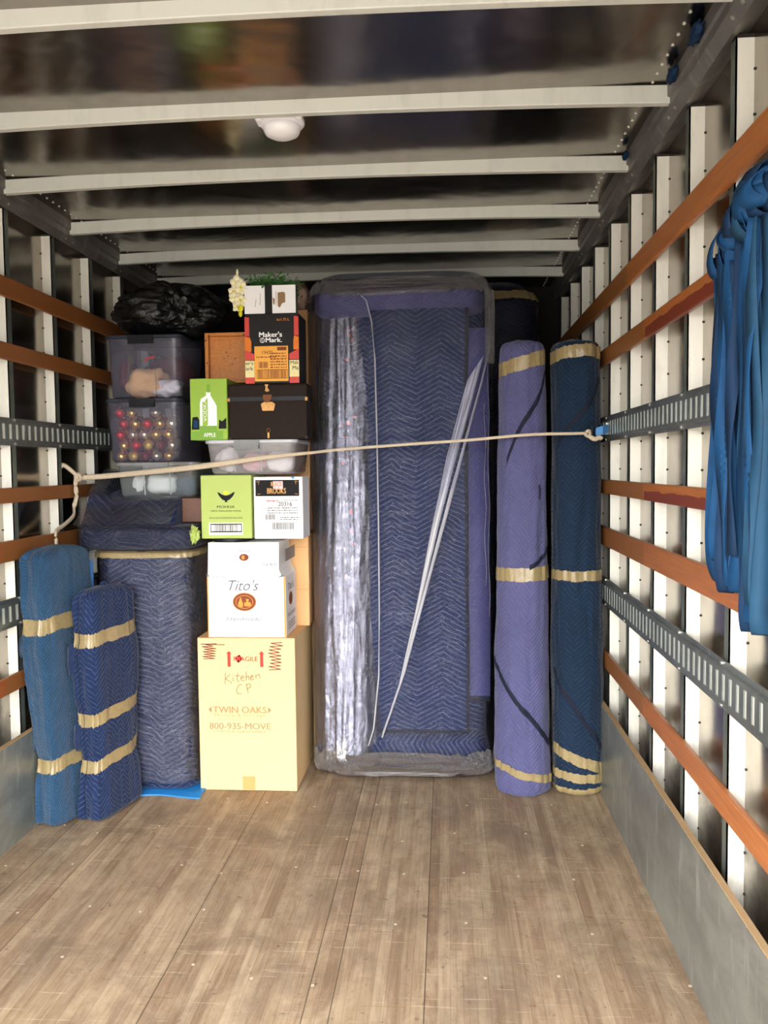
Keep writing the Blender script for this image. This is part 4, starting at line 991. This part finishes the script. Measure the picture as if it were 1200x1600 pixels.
for row in range(2):
    for L in range(5):
        for c in range(5):
            k = kinds[L][c] if row == 0 else rs.choice(('ball_red', 'ball_gold', 'ball_silver', 'ball_maroon'))
            if not k or (row and L == 4): continue
            r = .0262 if row == 0 else .025
            loc = (-1.525+.0575*c+(.012 if L % 2 else -.004)+rs.uniform(-.002, .002), 3.802+row*.056+rs.uniform(0, .002)-(.005*(L > 2)), 1.524+.0515*L*.98+row*.012)
            lb = '%s bauble, %s, %s layer, %s row of bauble bin' % (nmk[k], ordn[c], lay[L], 'front' if row == 0 else 'back')
            if (k, r) not in protos:
                protos[(k, r)] = bauble(k, lb, r, loc); continue
            src = protos[(k, r)]; o = src.copy(); COL.objects.link(o); o.location = loc; o['label'] = lb
            for ch in list(src.children):
                q = ch.copy(); COL.objects.link(q); q.parent = o

def lump(name, label, cat, c, r, mat, seed, amp=.35, n=28, boxy=1.):
    b = MB(); b.ball(c, r, n, n*2//3, fn=lambda d: (1+amp*fbm(d.x+seed, d.y, d.z, 1.6))/max(.7, (abs(d.x)**4+abs(d.y)**4+abs(d.z)**4)**.25 if boxy > 1 else 1)); o = b.build(name, mat, None, smooth=True, loc=(c[0], c[1], c[2]-r[2])); return tag(o, label, cat)
# cloths in the top bin
lump('folded_cloth', 'tan felt cloth folded in the topmost clear bin', 'cloth', (-1.42, 3.87, 1.872), (.085, .06, .062), 'cloth_tan', 3, .3, boxy=2)
lump('folded_cloth', 'white cloth lying right of the tan felt in the topmost bin', 'cloth', (-1.315, 3.86, 1.845), (.062, .055, .036), 'cloth_white', 5, .35, boxy=2)
lump('crumpled_cloth', 'dark maroon crumpled cloth at the left of the topmost bin', 'cloth', (-1.515, 3.90, 1.90), (.036, .08, .088), 'cloth_maroon', 7, .4)
lump('crumpled_cloth', 'dark maroon cloth filling the back of the topmost bin', 'cloth', (-1.38, 4.05, 1.915), (.14, .06, .10), 'cloth_maroon', 9, .2)
b = MB(); b.ribbon([(-1.42, 3.84, 1.975), (-1.40, 3.838, 1.985), (-1.37, 3.838, 1.990)], .014, (0, .2, 1)); o = b.build('ribbon_scrap', 'cloth_red'); tag(o, 'small bright red ribbon scrap in the topmost bin', 'ribbon')
# things in the lowest left bin
lump('white_cushion', 'round white plush item in the lowest left bin', 'plush item', (-1.345, 3.84, 1.392), (.07, .05, .045), 'cloth_white', 2, .12, boxy=2)
lump('white_felt_piece', 'white felt cutout at the left inside the lowest left bin', 'felt piece', (-1.455, 3.82, 1.398), (.028, .02, .04), 'cloth_white', 12, .3)
lump('green_cloth', 'grey green cloth at the right inside the lowest left bin', 'cloth', (-1.23, 3.88, 1.385), (.05, .08, .042), 'strap_b', 13, .15, boxy=2)
# things in the low white bin
lump('white_bundle', 'bundle of white tissue at the left inside the low white bin', 'tissue bundle', (-1.0, 3.74, 1.497), (.055, .06, .05), 'cloth_white', 21, .3)
lump('pink_bundle', 'pink cloth in the middle of the low white bin', 'cloth', (-.875, 3.75, 1.49), (.062, .06, .045), 'cloth_pink', 22, .2)
lump('white_plush', 'bright white plush at the right inside the low white bin', 'plush item', (-.755, 3.74, 1.492), (.06, .06, .046), 'cloth_white', 23, .15, boxy=2)

# ------------------------------------------------------------------ black garbage bag
t = thing('garbage_bag', 'stuffed black plastic garbage bag lying on the topmost storage bin', 'garbage bag', (-1.32, 3.98, 2.085))
C = Vector((-1.345, 4.02, 2.225)); kd = Vector((.42, -.90, .05)).normalized()
def bagf(d):
    a = d.dot(kd); q = d-kd*a; th = math.atan2(q.z, q.x); k = 1+.12*fbm(d.x, d.y, d.z, 2.0)+.03*abs(fbm(d.x*2, d.y*2, d.z*2, 4))
    if a > .55:
        f = (a-.55)/.45; k *= 1-.16*f*f; k += .035*f*math.sin(th*13+f*5)*(1-f*.6)
    return k
b = MB(); b.ball(C, (.27, .235, .14), 110, 76, fn=bagf); b.build('bag', 'bag', t, smooth=True)
b = MB(); base = C+Vector((kd.x*.205, kd.y*.20, -.005)); rows = []
for i in range(9):
    f = i/8; rr = .065*(1-f)**.8+.012; row = []
    for j in range(40):
        a = 2*PI*j/40; r2 = rr*(1+.22*math.sin(a*7+f*6)); u = kd.orthogonal().normalized(); w = kd.cross(u)
        row.append(base+kd*(.03*math.sin(f*PI)+.012*f)+(u*math.cos(a+f*1.5)+w*math.sin(a+f*1.5))*r2)
    rows.append(row)
b.grid(rows, True, None, None, False, True); b.build('twisted_neck', 'bag', t, smooth=True)

# ------------------------------------------------------------------ flowers, plant, bundle
t = thing('orchid_stem', 'spray of ivory artificial orchids drooping beside the bourbon carton flaps', 'artificial flower', (-.93, 3.70, 2.15))
b = MB(); b.tube([(-.90, 3.76, 2.16), (-.925, 3.72, 2.30), (-.935, 3.69, 2.31), (-.935, 3.68, 2.25), (-.915, 3.67, 2.15)], .003, 6); b.build('stem', 'stem', t)
def orchid(c, s, a0, tilt):
    b = MB()
    for k in range(5):
        a = a0+2*PI*k/5; L = s*(1 if k % 2 else .9); rows = []
        for i in range(7):
            f = i/6; w = s*.42*math.sin(PI*min(1, f*.92+.06))**.7
            d = Vector((math.cos(a), 0, math.sin(a))); q = Vector((-math.sin(a), 0, math.cos(a)))
            rows.append([Vector(c)+d*L*f+q*w*g+Vector((0, -s*.25*math.sin(f*2.2)+s*.18*abs(g)+tilt*f*s, 0)) for g in (-1, -.5, 0, .5, 1)])
        b.grid(rows)
    o = b.build('blossom', 'petal', t, smooth=True)
    q = MB(); q.ball((c[0], c[1]-s*.2, c[2]), s*.16, 8, 6); q.build('blossom_lip', 'yellow', o, smooth=True)
for c, s, a0 in (((-.925, 3.665, 2.285), .036, .4), ((-.905, 3.66, 2.262), .036, 1.0), ((-.938, 3.665, 2.245), .032, .2), ((-.93, 3.66, 2.215), .034, .8), ((-.908, 3.655, 2.205), .032, 1.4), ((-.922, 3.655, 2.178), .026, .1)):
    orchid(c, s, a0, 0)
b = MB(); b.ball((-.905, 3.648, 2.170), (.012, .01, .016), 10, 8); b.build('bud', 'yellow', t, smooth=True)
b = MB(); b.ball((-.907, 3.648, 2.145), (.009, .009, .014), 10, 8); b.build('bud', 'yellow', t, smooth=True)
b = MB(); b.ball((-.922, 3.665, 2.33), (.006, .006, .016), 10, 8); b.build('bud', 'petal', t, smooth=True)

t = thing('artificial_plant', 'bushy green artificial foliage sticking out of the bourbon carton', 'artificial plant', (-.77, 3.82, 2.144))
b = MB(); b.tube([(-.77, 3.82, 2.144), (-.77, 3.82, 2.27)], .006, 6); b.build('stem', 'stem', t)
rs = random.Random(4); b = MB()
for k in range(900):
    p = Vector((-.80+rs.gauss(0, .06), 3.80+rs.gauss(0, .045), 2.28+rs.gauss(0, .026)))
    p.x = max(-.93, min(-.68, p.x)); p.z = min(2.34, max(2.2, p.z))
    d = Vector((rs.gauss(0, 1), rs.gauss(0, 1), rs.gauss(0, .6))).normalized(); q = d.orthogonal().normalized(); L = rs.uniform(.015, .03)
    b.quad([p, p+d*L*.5+q*L*.3, p+d*L, p+d*L*.5-q*L*.3])
o = b.build('leaves', 'leaf', t); o['kind'] = 'stuff'
t = thing('wrapped_parcel', 'brown paper parcel in crinkled clear plastic, on a tall carton beside the sofa', 'parcel', (-.735, 4.1, 2.235))
b = MB(); b.ball((-.735, 4.10, 2.30), (.065, .06, .075), 40, 28, fn=lambda d: 1+.3*fbm(d.x, d.y, d.z+4, 2.2)); b.build('paper', 'bundle', t, smooth=True)
b = MB(); b.ball((-.735, 4.10, 2.30), (.07, .065, .08), 40, 28, fn=lambda d: 1+.3*fbm(d.x, d.y, d.z+4, 2.2)+.06*fbm(d.x, d.y, d.z, 7)); b.build('plastic', 'wrap', t, smooth=True)
t, F, G = carton('dim brown carton behind the bourbon carton, under the plastic wrapped parcel', -.90, -.675, 4.06, 4.2, 1.30, 2.235, 'kraft_dark')
t, F, G = carton('tall dark carton standing on the floor behind the boxes', -1.10, -.68, 4.205, 4.6, 0, 1.299, 'kraft_dark')

# ------------------------------------------------------------------ rope across the load
t = thing('tie_rope', 'off-white webbing rope stretched across the load from wall to wall', 'rope', (-1.74, 3.76, 1.42))
RP = [(-1.70, 3.745, 1.425), (-1.53, 3.72, 1.435), (-1.12, 3.615, 1.468), (-.80, 3.60, 1.507), (-.60, 3.66, 1.527), (-.48, 3.70, 1.540), (-.2, 3.66, 1.557), (.10, 3.60, 1.572), (.30, 3.557, 1.587), (.42, 3.56, 1.592), (.52, 3.56, 1.592), (.60, 3.575, 1.594)]
def smooth_path(P, k=6):
    P = [Vector(p) for p in P]; out = []
    for i in range(len(P)-1):
        a, b_, c, d = P[max(0, i-1)], P[i], P[i+1], P[min(len(P)-1, i+2)]
        for j in range(k):
            f = j/k; out.append(.5*((2*b_)+(c-a)*f+(2*a-5*b_+4*c-d)*f*f+(3*b_-a-3*c+d)*f**3))
    out.append(P[-1]); return out
pp = smooth_path(RP); n = len(pp)
b = MB(); b.tube(pp, [.013 if i < 14 else max(.0065, .013-.0006*(i-14)) for i in range(n)], 8, flat=.5); b.build('line', 'rope', t, smooth=True)
def knot(c, s, seed):
    b = MB(); pts = []
    for i in range(60):
        a = i/59*4*PI; pts.append((c[0]+s*.55*math.sin(a+seed)*(1+.2*math.sin(3*a)), c[1]+s*.5*math.cos(a*1.5), c[2]+s*math.cos(a+seed)*.7))
    b.tube(pts, s*.33, 8); return b
knot((-1.715, 3.74, 1.428), .022, 1).build('left_knot', 'rope', t, smooth=True)
b = MB(); b.tube(smooth_path([(-1.715, 3.74, 1.43), (-1.735, 3.71, 1.46), (-1.76, 3.69, 1.485), (-1.77, 3.68, 1.475)]), .010, 8); b.build('loose_end', 'rope', t, smooth=True)
b = MB(); b.tube(smooth_path([(-1.72, 3.735, 1.43), (-1.725, 3.73, 1.39), (-1.722, 3.73, 1.34), (-1.735, 3.73, 1.29), (-1.725, 3.70, 1.25), (-1.73, 3.62, 1.215), (-1.733, 3.55, 1.195), (-1.725, 3.52, 1.17), (-1.725, 3.53, 1.08)]), .011, 8, flat=.6); b.build('tail', 'rope', t, smooth=True)
knot((.60, 3.575, 1.592), .018, 2).build('right_knot', 'rope', t, smooth=True)
b = MB(); b.tube(smooth_path([(.60, 3.572, 1.585), (.625, 3.565, 1.568), (.645, 3.565, 1.575), (.655, 3.57, 1.57)]), .010, 8); b.build('loose_end', 'rope', t, smooth=True)
t = thing('strap_anchor', 'short blue strap anchor hooked into the upper right cargo track', 'strap', (.69, 3.60, 1.61))
b = MB(); b.ribbon([(.632, 3.575, 1.598), (.66, 3.572, 1.605), (.688, 3.60, 1.612), (.694, 3.66, 1.616)], .036, (0, 0, 1), .004); b.build('webbing', 'hook_blue', t)
b = MB(); b.tube([(.615, 3.568, 1.578), (.632, 3.575, 1.576), (.634, 3.575, 1.62), (.616, 3.57, 1.622), (.615, 3.568, 1.578)], .004, 8); b.build('steel_ring', 'latch_dark', t)
b = MB(); b.box(.688, .700, 3.64, 3.68, 1.590, 1.640); b.build('track_fitting', 'zinc', t, bevel=.003)

# ------------------------------------------------------------------ hanging blue straps
t = thing('strap_bundle', 'bundle of looped blue webbing straps hanging over a wooden rail on the right wall', 'straps', (.68, 1.95, 1.95))
rs = random.Random(9)
fx = Vector((.80, -.60, 0))                                            # flat side of the webbing turned into the aisle
def hang(c, yb, zb, w, mat, seed, loop=.05, z0=1.95):
    """one doubled length of webbing: down, round a bottom loop, and up again"""
    c = Vector(c); b = MB(); P = []
    for i in range(14):
        f = i/13; P.append(c+Vector((.010*math.sin(f*5+seed), yb*f+.008*math.sin(f*4+seed*2), -(z0-zb-loop)*f)))
    e = P[-1]; sd = Vector((.6, .8, 0))*(loop*.55)
    P += [e+sd*.15+Vector((0, 0, -loop*.6)), e+sd*.6+Vector((0, 0, -loop)), e+sd*1.1+Vector((0, 0, -loop*.7)), e+sd*1.2+Vector((0, 0, -.01))]
    t0 = P[-1]
    for i in range(1, 10): P.append(t0.lerp(c+Vector((.008, .012, -.04)), i/9)+Vector((.006*math.sin(i+seed), 0, 0)))
    P = smooth_path(P, 3); n = len(P)
    side = [(Matrix.Rotation(.9*math.sin(i*.09+seed)+.3*math.sin(i*.23+seed*3), 3, 'Z') @ fx) for i in range(n)]
    b.ribbon(P, w, side, .002); return b.build('strap', mat, t, smooth=True)
for k in range(13):
    hang((rs.uniform(.640, .672), 2.045-.012*k, 1.95), rs.uniform(-.01, .04), rs.uniform(1.15, 1.30), rs.choice((.030, .036, .042)), rs.choice(('strap', 'strap', 'strap_c')), k*1.7, rs.uniform(.04, .09))
for k in range(9):
    hang((rs.uniform(.640, .672), 1.885-.012*k, 1.97), rs.uniform(-.01, .02), rs.uniform(1.08, 1.15), rs.choice((.036, .044)), rs.choice(('strap_b', 'strap_b', 'strap', 'strap_c')), 20+k*1.3, rs.uniform(.05, .09), 1.97)
for k in range(24):                                                    # turns knotted over the rail
    c = Vector((.672+rs.uniform(-.02, .008), 2.035-.24*k/23+rs.uniform(-.006, .006), 1.955+.003*k+rs.uniform(-.02, .025))); pts = []
    rx, rz, ph = rs.uniform(.022, .036), rs.uniform(.03, .055), rs.uniform(0, 6)
    for i in range(21):
        a = 2*PI*i/20+ph; pts.append(c+Vector((rx*math.cos(a), .012*math.sin(a*2+k), rz*math.sin(a))))
    b = MB(); b.ribbon(pts, rs.choice((.040, .048)), (rs.uniform(-.5, .5), 1, rs.uniform(-.6, .6)), .002); b.build('knotted_wrap', rs.choice(('strap', 'strap_c', 'strap', 'strap_b')), t, smooth=True)

# blue rags tucked along the roof rail
for (y, s, lb) in ((2.27, .035, 'nearest of the three blue rags tucked along the right roof rail'), (2.50, .03, 'middle one of the three blue rags tucked along the right roof rail'), (3.12, .022, 'farthest of the three blue rags tucked along the right roof rail')):
    b = MB(); b.ball((.655, y, 2.578), (s*.4, s*1.3, s*.6), 20, 14, fn=lambda d: 1+.5*fbm(d.x, d.y+y, d.z, 2.4)); o = b.build('blue_rag', 'strap_c', None, smooth=True, loc=(.652, y, 2.55)); tag(o, lb, 'rag', 'blue rags along the roof rail')
